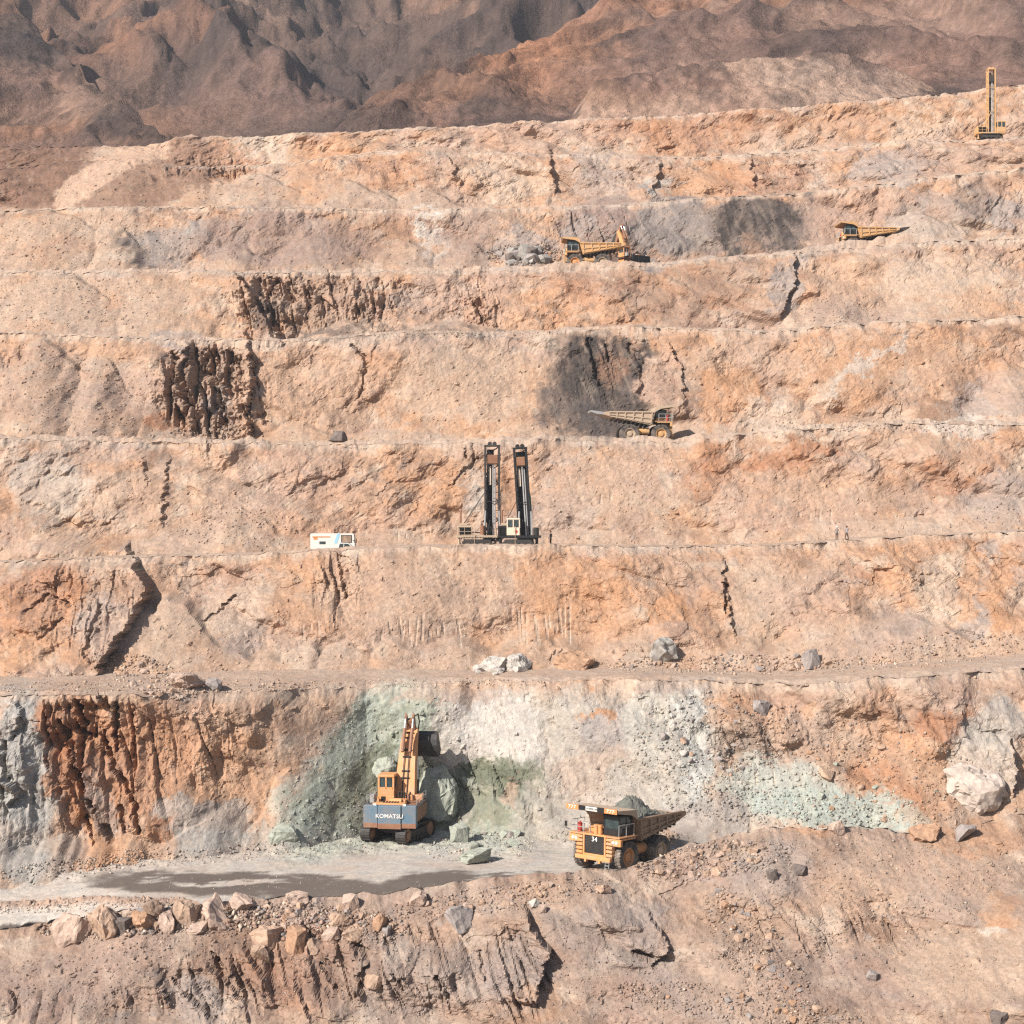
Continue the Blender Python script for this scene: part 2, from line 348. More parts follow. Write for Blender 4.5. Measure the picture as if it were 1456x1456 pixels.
def geology(px, py, X, S, seed, base=TAN, dusty=None, face=None, warm=1.0):
    """colour per vertex; px, py place the mapped outcrops, X and S (metres) drive the natural variation"""
    wx = fbm(X / 6.0, S / 6.0, 4, seed + 1) * 40 + fbm(X / 1.3, S / 1.3, 3, seed + 2) * 12 + fbm(X / .4, S / .4, 2, seed + 16) * 9
    wy = fbm(X / 6.0 + 40, S / 6.0, 4, seed + 3) * 34 + fbm(X / 1.3, S / 1.3 + 9, 3, seed + 4) * 12 + fbm(X / .4, S / .4 + 5, 2, seed + 17) * 9
    c = np.empty(px.shape + (3,), np.float32); c[:] = base
    def blend(w, colr):
        nonlocal c
        c = c + (colr - c) * w[..., None]
    if face is not None:
        blend(face * (0.30 + 0.25 * fbm(X / 8.0, S / 8.0, 3, seed + 11)), rgb(204, 156, 122))
    n0 = fbm(X / 22.0 + 11, S / 14.0, 4, seed + 12)
    blend(sstep(0.0, 0.22, n0) * 0.5 * warm, rgb(226, 172, 130))
    blend(sstep(0.02, 0.25, -n0) * 0.5, rgb(206, 176, 156))
    n1 = fbm(X / 9.0, S / 7.0, 4, seed + 5)
    blend(sstep(0.02, 0.4, n1) * 0.55 * warm, ORANGE)
    blend(sstep(0.05, 0.45, -n1) * 0.55, rgb(208, 172, 152))
    n2 = fbm(X / 5.0 + 3, S / 4.0, 5, seed + 6)
    blend(sstep(0.08, 0.42, n2) * 0.6, PALE)
    blend(sstep(0.12, 0.45, -n2) * 0.5, BROWN)
    blend(sstep(.22, .5, fbm(X / 2.2 + 5, S / 1.8, 5, seed + 10)) * .45, GREY)
    if dusty is not None:
        blend(np.clip(dusty, 0, 1) * 0.6, DUST)
    qx, qy = px + wx, py + wy
    nv = fbm(X / 1.4, S / 5.0, 4, seed + 15)
    lo, hi, l2, h2 = py.min() - 90, py.max() + 90, px.min(), px.max()
    for (cx, cy, rx, ry, an, col, st) in PATCH:
        if cy + ry < lo or cy - ry > hi: continue
        # work on the columns the outcrop can reach
        m = max(rx, ry) * 1.6 + 60
        j0 = int(np.searchsorted(COLS, cx - m)); j1 = int(np.searchsorted(COLS, cx + m))
        if j1 <= j0: continue
        w = ell(qx[:, j0:j1], qy[:, j0:j1], cx, cy, rx, ry, an, 0.20) * st
        if col is DARK or col is DGREY:
            w = w * np.clip(.98 + 1.1 * nv[:, j0:j1], 0.2, 1.15)
        c[:, j0:j1] += (col - c[:, j0:j1]) * w[..., None]
    # the ramp that climbs past the end of the upper benches, brown hillside beside it
    if lo < 300 and hi > 200 and py.mean() < 330:
        j1 = int(np.searchsorted(COLS, 330))
        ax, ay = px[:, :j1] + .35 * wx[:, :j1], py[:, :j1] + .35 * wy[:, :j1]
        wl = sstep(128, 96, ax + (ay - 250) * .55) * sstep(300, 286, ay)
        c[:, :j1] += (rgb(150, 114, 94) * (1 + .5 * fbm(X / 2.0, S / 2.0, 4, seed + 14))[:, :j1, None] - c[:, :j1]) * (wl * .92)[..., None]
        dr = polyline_dist(ax, ay, [(92, 300), (112, 268), (150, 240), (190, 218), (225, 205)])
        side = sstep(14, 22, dr) * sstep(85, 50, dr) * sstep(-8, 8, ax - np.interp(ay, [205, 218, 240, 268, 300], [225, 190, 150, 112, 92]))
        c[:, :j1] += (rgb(176, 138, 114) * (1 + .4 * fbm(X / 2.0 + 7, S / 2.0, 4, seed + 18))[:, :j1, None] - c[:, :j1]) * (side * .85)[..., None]
        wr_ = 1 - sstep(15, 20, dr)
        c[:, :j1] += (rgb(230, 190, 160) - c[:, :j1]) * (wr_ * .9)[..., None]
    # weathered green rock slid down in slanting streaks
    wg = ell(px, py, 505, 1085, 125, 60, -50, .3)
    if wg.max() > 0:
        sv = fbm((X * .8 + S * .6) / 5.0, (X * .6 - S * .8) / 0.9, 4, seed + 13)
        blend(wg * sstep(.0, .3, sv) * .55, rgb(214, 216, 200)); blend(wg * sstep(.05, .35, -sv) * .5, rgb(150, 152, 128))
    # streaks of dust run straight down the faces
    n3 = fbm(X / 1.1 + .25 * S, S / 6.0, 4, seed + 7)
    blend(sstep(0.1, 0.5, n3) * 0.22, PALE)
    blend(sstep(0.1, 0.5, -n3) * 0.22, MAUVE)
    n4 = fbm(X / 1.6, S / 1.2, 4, seed + 8)
    c *= (1 + 0.16 * n4)[..., None]
    n5 = fbm(X / 0.45, S / 0.45, 3, seed + 9)
    c *= (1 + 0.15 * n5)[..., None]
    return c

# ------------------------------------------------------------------ lines of the pit (photograph x -> y), each with its distance
def L(ypts, dpts):
    return poly(ypts), (poly(dpts) if isinstance(dpts, list) else (lambda x, d=dpts: np.full(np.shape(x), float(d))))

EMB_BOT = L([(0, 1570)], [(0, 139.6), (900, 140), (1456, 133)])
EMB_TOP = L([(-300, 1335), (0, 1331), (90, 1320), (170, 1298), (300, 1290), (400, 1287), (480, 1283), (560, 1276), (640, 1267), (720, 1255), (800, 1247), (850, 1244),
             (900, 1238), (945, 1226), (985, 1208), (1040, 1196), (1100, 1184), (1200, 1181), (1300, 1189), (1400, 1176), (1456, 1166), (1800, 1150)], [(0, 155), (700, 156), (1000, 160), (1456, 160)])
F0_TOE = L([(-300, 1250), (0, 1238), (120, 1230), (250, 1222), (400, 1206), (480, 1194), (540, 1186), (680, 1186), (740, 1194), (800, 1196), (900, 1198), (1000, 1200), (1456, 1200), (1800, 1200)],
           [(-300, 163), (0, 166.7), (120, 169.3), (250, 172), (400, 178), (480, 182.5), (540, 186), (680, 186), (740, 182.5), (800, 182), (900, 181), (1000, 180), (1456, 180)])
F1_CREST = L([(-300, 995), (0, 992), (100, 990), (300, 985), (400, 983), (560, 976), (700, 971), (900, 969), (1000, 971), (1100, 976), (1250, 966), (1456, 956), (1800, 945)],
             [(0, 175), (200, 179), (400, 185), (520, 191.5), (700, 191.5), (900, 190), (1456, 188)])
F1_TOE = L([(-300, 962), (0, 960), (200, 956), (400, 951), (560, 949), (700, 951), (900, 947), (1100, 955), (1250, 942), (1456, 928), (1800, 915)], [(0, 196), (400, 201), (700, 205), (1456, 205)])
F2_CREST = L([(-300, 803), (0, 800), (180, 793), (330, 790), (450, 784), (560, 779), (700, 776), (800, 776), (960, 779), (1100, 776), (1200, 769), (1300, 763), (1456, 756), (1800, 745)], [(0, 211), (400, 214), (1456, 217)])
F2_TOE = L([(-300, 799), (0, 796), (180, 789), (330, 786), (450, 780), (560, 775), (700, 773), (800, 773), (960, 775), (1100, 772), (1200, 765), (1300, 760), (1456, 753), (1800, 743)], [(0, 228), (400, 233), (600, 237), (1000, 238), (1456, 236)])
F3_CREST = L([(-300, 620), (0, 624), (200, 628), (440, 632), (560, 631), (700, 629), (780, 624), (850, 627), (960, 629), (1100, 613), (1200, 606), (1300, 601), (1456, 604), (1800, 600)], [(0, 241), (600, 247), (1000, 247), (1456, 246)])
F3_TOE = L([(-300, 622), (0, 628), (200, 632), (440, 637), (560, 636), (700, 634), (780, 630), (850, 632), (960, 634), (1100, 619), (1200, 612), (1300, 608), (1456, 611), (1800, 606)], [(0, 258), (600, 261), (1456, 261)])
F4_CREST = L([(-300, 462), (0, 472), (250, 481), (420, 484), (560, 472), (760, 471), (900, 463), (1000, 468), (1100, 471), (1200, 461), (1456, 450), (1800, 440)], [(0, 270), (1456, 271)])
F4_TOE = L([(-300, 472), (0, 484), (250, 493), (420, 496), (560, 484), (760, 483), (900, 476), (1000, 480), (1100, 483), (1200, 473), (1456, 463), (1800, 453)], [(0, 286), (1456, 286)])
F5_CREST = L([(-300, 390), (0, 386), (340, 386), (560, 385), (700, 383), (800, 381), (900, 376), (1000, 370), (1100, 361), (1200, 352), (1300, 343), (1456, 336), (1800, 320)], [(0, 297), (1456, 300)])
F5_TOE = L([(-300, 406), (0, 402), (340, 402), (560, 401), (700, 399), (800, 397), (900, 393), (1000, 387), (1100, 379), (1200, 370), (1300, 362), (1456, 355), (1800, 340)], [(0, 314), (1456, 317)])
F6_CREST = L([(-300, 300), (0, 297), (300, 293), (540, 297), (700, 296), (800, 292), (900, 288), (1000, 281), (1100, 275), (1200, 268), (1300, 252), (1456, 238), (1800, 220)], [(0, 325), (1456, 328)])
F6_TOE = L([(-300, 312), (0, 310), (300, 306), (540, 310), (700, 309), (800, 305), (900, 301), (1000, 295), (1100, 290), (1200, 283), (1300, 268), (1456, 254), (1800, 238)], [(0, 336), (1456, 340)])
F7_CREST = L([(-300, 230), (0, 240), (100, 228), (190, 224), (250, 236), (400, 232), (540, 212), (640, 215), (760, 217), (1000, 222), (1100, 214), (1200, 207), (1300, 200), (1400, 197), (1456, 194), (1800, 180)], [(0, 350), (1456, 353)])
F7_TOE = L([(-300, 244), (0, 252), (100, 242), (190, 238), (250, 249), (400, 245), (540, 226), (640, 229), (760, 231), (1000, 236), (1100, 229), (1200, 222), (1300, 215), (1400, 213), (1456, 210), (1800, 196)], [(0, 361), (1456, 366)])
F8_CREST = L([(-300, 205), (0, 205), (180, 206), (232, 203), (250, 193), (400, 190), (600, 180), (760, 170), (900, 163), (1060, 155), (1200, 142), (1330, 132), (1456, 115), (1800, 80)], [(0, 369), (1456, 376)])

# promontories that end in an edge facing away from the sun: (polyline, depth m, reach px to the left)
STEPS = [
 ([(188, 780), (196, 805), (216, 832), (190, 885), (150, 940), (140, 1000)], 4.2, 170),
 ([(330, 380), (352, 405), (372, 440), (402, 486)], 3.2, 60),
 ([(352, 480), (362, 540), (352, 585), (362, 628)], 2.8, 34),
 ([(262, 490), (252, 545), (272, 565)], 1.7, 20),
 ([(300, 540), (318, 590), (305, 620)], 1.5, 18),
 ([(782, 220), (786, 245), (790, 270)], 2.0, 45), ([(935, 224), (938, 250), (930, 275)], 1.3, 40), ([(1068, 228), (1074, 262)], 1.0, 30),
 ([(640, 222), (655, 262)], 1.0, 26),
 ([(1133, 365), (1126, 410), (1108, 452)], 1.6, 70),
 ([(955, 495), (968, 520), (972, 560)], 1.1, 30),
 ([(1030, 800), (1035, 850), (1045, 900)], .8, 60),
 ([(238, 655), (236, 700), (232, 745)], .7, 60), ([(205, 655), (208, 690)], .5, 40),
 ([(10, 1000), (28, 1010), (12, 1050)], 1.0, 30), ([(8, 1110), (22, 1128), (5, 1150)], 1.8, 30),
 ([(1440, 1060), (1446, 1100), (1436, 1135)], 2.0, 50),
 ([(748, 1300), (758, 1322), (784, 1350), (772, 1376), (764, 1425)], 2.6, 70),
 ([(925, 1305), (945, 1328), (950, 1345), (930, 1372)], 1.3, 60),
 ([(500, 1355), (522, 1372), (505, 1392), (515, 1420)], 1.2, 40),
 ([(345, 1355), (362, 1380), (380, 1402)], 1.4, 40), ([(293, 1380), (330, 1415), (345, 1432)], 1.0, 30), ([(225, 1400), (236, 1440)], 1.0, 24), ([(420, 1405), (440, 1450)], .9, 24),
]
# narrow clefts: (polyline, depth m, half width px)
CLEFTS = [
 ([(78, 1025), (92, 1075), (112, 1130), (128, 1158)], 1.8, 5), ([(104, 998), (112, 1030), (108, 1078), (112, 1130)], 2.0, 6), ([(100, 1035), (120, 1055)], 1.5, 6),
 ([(163, 1000), (158, 1035), (160, 1075)], 1.5, 4), ([(138, 1045), (148, 1082), (170, 1115), (190, 1150), (196, 1185)], 1.5, 4),
 ([(110, 1172), (122, 1195), (130, 1212)], 1.4, 4), ([(60, 1000), (60, 1090)], 1.0, 3), ([(188, 1010), (182, 1080)], .9, 3), ([(140, 1180), (150, 1200)], 1.4, 6), ([(168, 1150), (172, 1190)], .9, 4),
 ([(1, 1060), (6, 1110)], 1.2, 4), ([(148, 990), (152, 1005)], 1.2, 5),
 ([(40, 870), (70, 845), (100, 860)], .8, 4), ([(60, 905), (90, 880)], .7, 4), ([(130, 930), (140, 890), (150, 860)], .8, 4),
 ([(270, 895), (300, 875), (330, 850)], .8, 3), ([(480, 790), (490, 850)], .8, 3), ([(1032, 830), (1034, 870)], .9, 3),
 ([(385, 395), (380, 430), (395, 470)], 1.4, 5), ([(365, 395), (375, 420)], 1.4, 6), ([(410, 400), (415, 440)], .9, 4), ([(440, 400), (445, 430)], .8, 3), ([(512, 400), (505, 470)], .9, 4), ([(536, 395), (530, 440)], .9, 4), ([(682, 425), (684, 458)], .9, 4),
 ([(245, 500), (252, 530), (240, 560)], 1.4, 4), ([(275, 495), (268, 520)], 1.4, 5), ([(300, 500), (304, 540)], 1.5, 5), ([(325, 500), (322, 540), (330, 560)], 1.6, 5), ([(340, 510), (346, 560)], 1.6, 6), ([(310, 560), (318, 600)], 1.7, 7), ([(258, 590), (262, 610)], 1.4, 5), ([(285, 500), (290, 530)], 1.0, 3),
 ([(370, 590), (378, 600)], 1.0, 4), ([(500, 490), (520, 510), (512, 560)], .8, 3),
 ([(838, 480), (846, 520), (852, 545)], 1.0, 4), ([(862, 490), (866, 510)], 1.2, 5), ([(895, 490), (915, 520), (912, 560)], .8, 5),
 ([(660, 630), (664, 650)], .8, 3), ([(670, 630), (676, 655)], .7, 3), ([(640, 690), (680, 650)], .6, 3),
 ([(270, 235), (276, 250)], 1.2, 5),
 ([(205, 1300), (215, 1310)], .8, 3), ([(560, 1380), (570, 1410)], .7, 3), ([(620, 1390), (640, 1425)], .7, 3), ([(680, 1360), (690, 1400)], .6, 3), ([(545, 1345), (560, 1362)], .8, 6), ([(505, 1352), (514, 1362)], 1.4, 9), ([(240, 1400), (270, 1428), (300, 1456)], .9, 4), ([(450, 1380), (480, 1420)], .8, 4), ([(300, 1360), (320, 1385)], .9, 4), ([(905, 1352), (925, 1362)], 1.2, 8),
]
# zones of deeply broken, upright columns: (cx, cy, rx, ry, depth m)
COLUMNS = [(100, 1080, 40, 100, 1.0), (190, 1090, 50, 90, .5), (300, 1070, 30, 50, .3), (297, 555, 60, 66, 1.8), (400, 430, 56, 48, 1.3), (490, 430, 70, 46, .7), (20, 560, 30, 50, .6),
           (120, 860, 80, 60, .5), (850, 520, 40, 50, .22), (300, 240, 60, 14, .7), (700, 1125, 60, 50, .3), (840, 330, 60, 30, .35), (480, 820, 30, 60, .5), (680, 440, 30, 40, .6),
           (60, 1440, 90, 22, .45), (180, 1425, 60, 20, .4), (320, 1410, 90, 44, .75), (460, 1385, 70, 50, .7), (620, 1400, 110, 50, .40), (740, 1390, 40, 60, .8), (1130, 1320, 70, 40, .4), (1260, 1325, 50, 20, .4), (560, 1350, 80, 24, .5), (10, 1100, 40, 90, .5)]
# smooth, dust covered ground: (cx, cy, rx, ry)
SMOOTH = [(100, 340, 200, 40), (130, 420, 200, 36), (100, 560, 130, 60), (220, 600, 60, 24), (300, 750, 120, 40), (700, 560, 130, 70), (560, 840, 160, 60), (700, 830, 120, 50), (250, 920, 80, 50), (1080, 850, 50, 70), (1200, 900, 80, 30),
          (470, 1090, 110, 110), (560, 1060, 60, 80), (870, 1110, 90, 80), (710, 1040, 90, 60), (830, 1050, 60, 60), (850, 560, 80, 50), (1080, 320, 90, 40), (150, 245, 110, 50), (1000, 545, 30, 50), (1270, 520, 120, 50), (900, 700, 120, 60), (1150, 720, 140, 40), (1350, 420, 120, 40), (170, 250, 90, 50), (450, 270, 120, 30), (640, 350, 60, 30), (1380, 1390, 130, 60), (1000, 1420, 160, 50), (870, 1400, 100, 30), (130, 1360, 130, 40), (1300, 1240, 140, 40), (780, 1280, 80, 30), (1080, 1260, 60, 40)]
# talus leaning on the faces: (x, half width px, height as part of the face)
TALUS = {1: [(430, 70, .5), (480, 60, .3), (300, 60, .22), (900, 120, .3), (1000, 120, .5), (1150, 160, .5), (1300, 100, .55), (700, 60, .22), (560, 60, .3), (1450, 100, .3)],
         2: [(240, 70, .62), (200, 40, .5), (10, 40, .25), (430, 30, .18), (490, 40, .2), (560, 40, .2), (650, 60, .2), (760, 60, .24), (900, 80, .22), (1000, 80, .2), (1180, 120, .3), (1290, 80, .34), (1430, 60, .3)],
         3: [(330, 60, .45), (300, 110, .3), (70, 60, .12), (560, 80, .12), (900, 160, .12), (1200, 200, .15), (1420, 80, .3)],
         4: [(60, 90, .95), (140, 70, .8), (200, 50, .4), (420, 60, .2), (560, 120, .12), (760, 70, .2), (1000, 60, .25), (1120, 120, .2), (1330, 50, .25), (1440, 60, .6)],
         5: [(80, 130, .95), (220, 100, .8), (290, 50, .5), (480, 50, .3), (640, 90, .22), (900, 120, .12), (1180, 60, .55), (1300, 90, .3)],
         6: [(60, 140, .98), (160, 60, .8), (330, 60, .5), (450, 80, .6), (580, 60, .55), (660, 60, .5), (740, 60, .4), (1000, 60, .2), (1300, 90, .5), (1180, 60, .3)],
         7: [(150, 120, .99), (270, 70, .9), (360, 90, .8), (480, 80, .6), (600, 60, .4), (880, 70, .3), (1100, 100, .2), (1300, 120, .3)],
         8: [(150, 90, .95), (420, 60, .3), (620, 60, .4), (900, 100, .25), (1200, 100, .25)]}

def features(px, py, wpx, wpy):
    """relief towards the look-out (m) from the mapped promontories and clefts; also the column and smooth weights"""
    d = np.zeros(px.shape, np.float32)
    colw = np.zeros(px.shape, np.float32); sm = np.zeros(px.shape, np.float32)
    lo, hi = py.min() - 30, py.max() + 30
    def win(x0, x1):
        return int(np.searchsorted(COLS, x0)), int(np.searchsorted(COLS, x1))
    for pts, dep, reach in STEPS:
        ys = [p[1] for p in pts]
        if ys[-1] < lo or ys[0] > hi: continue
        j0, j1 = win(min(p[0] for p in pts) - reach * 4, max(p[0] for p in pts) + 30)
        x, y = px[:, j0:j1], py[:, j0:j1]
        xe = np.interp(y, ys, [p[0] for p in pts]) + fbm(y / 9.0, x / 40.0, 3, int(pts[0][0])) * 9
        vy = sstep(ys[0] - 16, ys[0] + 6, y) * (1 - sstep(ys[-1] - 8, ys[-1] + 10, y))
        k = np.where(x < xe, np.exp(-np.clip(xe - x, 0, None) / reach), 0) * sstep(1.5, -1.5, x - xe)
        d[:, j0:j1] += dep * k * vy
    for pts, dep, wd in CLEFTS:
        ys = [p[1] for p in pts]
        if max(ys) < lo or min(ys) > hi: continue
        j0, j1 = win(min(p[0] for p in pts) - 50, max(p[0] for p in pts) + 50)
        x, y = px[:, j0:j1], py[:, j0:j1]
        w = 5.0
        dd = polyline_dist(x + fbm(x / 12.0, y / 12.0, 3, 5) * 7, y + fbm(x / 12.0, y / 12.0, 3, 8) * 7, pts)
        ww = wd * (1 + 0.7 * fbm(x / 9.0, y / 9.0, 2, 77))
        d[:, j0:j1] -= dep * (1 - sstep(0.35, 1.0, dd / ww))
    for cx, cy, rx, ry, dep in COLUMNS:
        if cy + ry * 1.5 < lo or cy - ry * 1.5 > hi: continue
        j0, j1 = win(cx - rx * 1.6 - 40, cx + rx * 1.6 + 40)
        colw[:, j0:j1] = np.maximum(colw[:, j0:j1], dep * ell(px[:, j0:j1] + wpx[:, j0:j1], py[:, j0:j1] + wpy[:, j0:j1], cx, cy, rx, ry, 0, .6))
    for cx, cy, rx, ry in SMOOTH:
        if cy + ry * 1.5 < lo or cy - ry * 1.5 > hi: continue
        j0, j1 = win(cx - rx * 1.6 - 40, cx + rx * 1.6 + 40)
        sm[:, j0:j1] = np.maximum(sm[:, j0:j1], ell(px[:, j0:j1] + wpx[:, j0:j1], py[:, j0:j1] + wpy[:, j0:j1], cx, cy, rx, ry, 0, .5))
    return d, colw, sm

def stones(X, S, size, share, seed):
    """scattered stones lying on loose ground: height in metres"""
    X = X + .35 * size * perlin(X / size * 1.7, S / size * 1.7, seed + 1); S = S + .35 * size * perlin(X / size * 1.7 + 7, S / size * 1.7, seed + 2)
    hh, _, cv, f1 = facets(X / size, S / size, seed, 1.6)
    r = 0.22 + 0.24 * ((cv * 13.7) % 1.0)
    return size * 0.42 * np.where(cv > 1 - share, np.clip(1.6 - 1.6 * f1 / r, 0, 1) * np.clip(.9 + hh, .3, 1.6), 0)

def broken(X, S, seed, dip, rock, colw, shear=.12):
    """relief of blasted rock in metres"""
    c, s = math.cos(R(dip)), math.sin(R(dip))
    wx = X + fbm(X / 3.0, S / 3.0, 3, seed + 50) * 0.8
    wy = S + fbm(X / 3.0 + 7, S / 3.0, 3, seed + 51) * 0.8
    u, v = wx * c + wy * s, -wx * s + wy * c
    b1 = blocks(u / 4.4, v / 2.6, seed + 60)
    b2 = blocks(u / 1.7, v / 1.1, seed + 61)
    b3 = blocks(u / 0.75, v / 0.52, seed + 62)
    b4 = blocks(X / 0.36, S / 0.30, seed + 65)
    h1, e1, _, _ = facets(u / 3.4, v / 2.0, seed + 68, 0.6)
    d = rock * (1.25 * b1 + 0.42 * b2 + 0.20 * b3 + .50 * h1) + (0.25 + 0.75 * rock) * .08 * b4 + (1 - rock) * .05 * b3
    d += rock * 0.35 * (ridged(u / 2.4, v / 1.6, 4, seed + 66, .55) - .6)
    # upright columns
    sx = X + fbm(X / 4.0, S / 9.0, 2, seed + 54) * 0.8
    k1, g1, _, _ = facets(sx / 1.9 + shear * S, S / 16.0, seed + 63, 0.5)
    k2, g2, _, _ = facets(sx / 0.85 + shear * 1.6 * S, S / 6.0, seed + 64, 0.7)
    d += colw * (1.9 * k1 + 0.8 * k2 + .25 * b3 - 1.4 * (1 - sstep(0.0, 0.22, g1)) * sstep(-.15, .15, fbm(X / 2.5, S / 7.0, 2, seed + 67)))
    return d

# half barrels of the pre-split blast holes left in the faces: (from x, to x, how many, top y, bottom y)
BARRELS = [(545, 650, 12, 868, 925), (735, 835, 14, 855, 925), (430, 480, 6, 860, 915), (440, 520, 8, 745, 775), (560, 620, 8, 745, 772), (1140, 1200, 5, 720, 750), (835, 870, 5, 690, 720), (1000, 1100, 9, 1085, 1130)]
brg = np.random.default_rng(5)
BAR = []
for x0, x1, n, y0, y1 in BARRELS:
    for x in np.linspace(x0, x1, n):
        if brg.random() < .25: continue
        a_, b_ = brg.uniform(0, .5), brg.uniform(.6, 1)
        BAR.append((x + brg.uniform(-3, 3), y0 + (y1 - y0) * a_, y0 + (y1 - y0) * b_, brg.uniform(-.12, .16)))

def barrels(px, py):
    w = np.zeros(px.shape, np.float32)
    for x, y0, y1, ln in BAR:
        if y1 < py.min() or y0 > py.max(): continue
        j0, j1 = int(np.searchsorted(COLS, x - 14)), int(np.searchsorted(COLS, x + 14))
        X_, Y_ = px[:, j0:j1], py[:, j0:j1]
        xx = x + (Y_ - y0) * ln
        w[:, j0:j1] = np.maximum(w[:, j0:j1], (1 - sstep(.6, 2.3, np.abs(X_ - xx))) * sstep(y0, y0 + 8, Y_) * (1 - sstep(y1 - 6, y1, Y_)))
    return w

TOPROW = {}
BANKS = {2: [(475, 60, .1, .95)], 3: [(905, 90, .15, 0.)], 5: [(1245, 85, 1.0, .3), (840, 80, .5, 0.)]}
TSH = {1: .6, 0: .5}
def face(num, bot, top, rows, seed, rock0=0.5, dip=20.0, mat=None, talus_deg=37.0, name='bench_face'):
    px = np.broadcast_to(COLS[None, :], (rows, NC))
    t = np.linspace(-0.10, 1.0, rows)[:, None]
    yb, Db, yt, Dt = bot[0](COLS), bot[1](COLS), top[0](COLS), top[1](COLS)
    zb, zt = -(yb - 728) / F * Db, -(yt - 728) / F * Dt
    D = Db + (Dt - Db) * t
    z = zb + (zt - zb) * t
    X = (px - 728) / F * D
    py = 728 - z / D * F
    H = (zt - zb); cot = (Dt - Db) / H
    S = t * H * np.sqrt(1 + cot ** 2)
    Xw = X + seed * 37.0
    wpx = 22 * fbm(Xw / 5.0, S / 5.0, 4, seed + 40) + 8 * fbm(Xw / 1.2, S / 1.2, 3, seed + 41)
    wpy = 18 * fbm(Xw / 5.0 + 9, S / 5.0, 4, seed + 42) + 8 * fbm(Xw / 1.2 + 4, S / 1.2, 3, seed + 43)
    fd, colw, sm = features(px, py, wpx, wpy)
    rock = np.clip(rock0 - .08 + 1.0 * fbm(Xw / 12.0, S / 8.0, 4, seed + 20), 0.05, 1.0) * (1 - 0.85 * sm)
    rock = np.maximum(rock, np.clip(colw, 0, .8))
    wX = Xw + 3 * fbm(Xw / 9.0, S / 9.0, 3, seed + 37)
    big = 2.0 * fbm(Xw / 30.0, S / 40.0, 3, seed + 21) + 1.0 * fbm(Xw / 8.0, S / 14.0, 3, seed + 22) * (1 - .5 * sm)
    big = big + 2.6 * blocks(wX / 13.0 + .12 * S, S / 15.0, seed + 38, 1.9, .25, .5) * (1 - .6 * sm) + 1.1 * blocks(wX / 5.5 - .06 * S, S / 6.0, seed + 39, 1.9, .25, .5) * (1 - .8 * sm)
    d = big + (broken(Xw, S, seed, dip, rock, colw, .12 if num else .18) + fd) * (1 - .65 * sstep(.9, 1.0, t))
    d += 0.10 * fbm(Xw / 0.8, S / 0.8, 3, seed + 23) + 0.22 * fbm(Xw / 1.3 + .2 * S, S / 4.0, 3, seed + 27) * (1 - 0.4 * sm)
    # talus leaning on the foot of the face: overlapping cones of loose rock
    ct = 1 / math.tan(R(talus_deg))
    h = z - zb
    wob = 1.6 * fbm(Xw / 4.0, S / 5.0, 3, seed + 25)
    Hm = np.clip(0.05 + 0.12 * fbm(COLS / 50.0, COLS * 0 + seed, 3, seed + 24), 0.0, None) * H
    tal = np.where(h < Hm + 3, (Hm - h) * np.where(h < Hm, np.maximum(ct - cot, 0.3), 3.0), -9.0)
    for cx, hw, fr in TALUS.get(num, []):
        dx = (px - cx + 26 * fbm(Xw / 5.0, S / 7.0, 3, seed + 25)) / hw
        Hc = fr * H * np.exp(-np.abs(dx) ** 1.7)
        tal = np.maximum(tal, np.where(h < Hc + 3.0, (Hc - h) * np.where(h < Hc, np.maximum(ct - cot, 0.3) * TSH.get(num, .8), 3.0), -9.0))
    tal = tal + 0.35 * fbm(Xw / 3.0, S / 6.0, 3, seed + 28) + .10 * fbm(Xw / .7, S / .7, 3, seed + 26)
    tal = tal + stones(Xw, S, .8, .06, seed + 33) + stones(Xw + 9, S, .42, .10, seed + 34)
    kk = 1.1
    q_ = np.clip(0.5 + 0.5 * (tal - d) / kk, 0, 1)
    d = np.where(tal > -8.0, d * (1 - q_) + tal * q_ + kk * q_ * (1 - q_), d)
    isT = np.where(tal > -8.0, q_, 0)
    dl = 1 - rock
    d = d + dl * (1 - isT) * (stones(Xw + 3, S, .75, .035, seed + 35) + stones(Xw + 5, S, .38, .07, seed + 36))
    bar = barrels(px, py)
    d = d - 0.16 * bar
    # crest: eroded edge
    er = sstep(0.86, 1.0, t)
    d = d - er ** 2 * (0.5 + 1.3 * np.clip(fbm(Xw / 4.0, S * 0, 4, seed + 30) + .3, 0, 1))
    zz = z + er * (0.55 * fbm(Xw / 2.6, S * 0 + 2, 4, seed + 31)) + 0.10 * rock * fbm(Xw / .6, S / .6, 2, seed + 32)
    P = np.stack([X, D - d, zz], -1)
    dusty = np.maximum(isT * 0.8, sm * 0.45)
    cavity = None
    fresh = (1 - isT) * (1 - .5 * sm) * sstep(.1, .35, t) * (1 - sstep(.9, .97, t)) * (num > 0)
    col = geology(px, py, Xw, S, seed, base=TAN if num else rgb(192, 164, 144), dusty=dusty * (.8 if num else .3), face=fresh, warm=1.0 if num else .35)
    col = col + (PALE - col) * (bar * .55)[..., None]
    spill = sstep(.93, .985, t + .05 * fbm(Xw / 2.0, S / 3.0, 3, seed + 44)) * (num > 0)
    spill = spill * (.35 + .65 * sstep(-.2, .3, fbm(Xw / 5.0, S * 0, 3, seed + 45))) * (sstep(205, 260, px) if num >= 7 else 1)
    col = col + (rgb(228, 204, 182) - col) * (spill * .7)[..., None]
    TOPROW[num] = (P[-1].copy(), col[-1].copy())
    o = sheet(name, P, col, mat or M_ROCK)
    return o

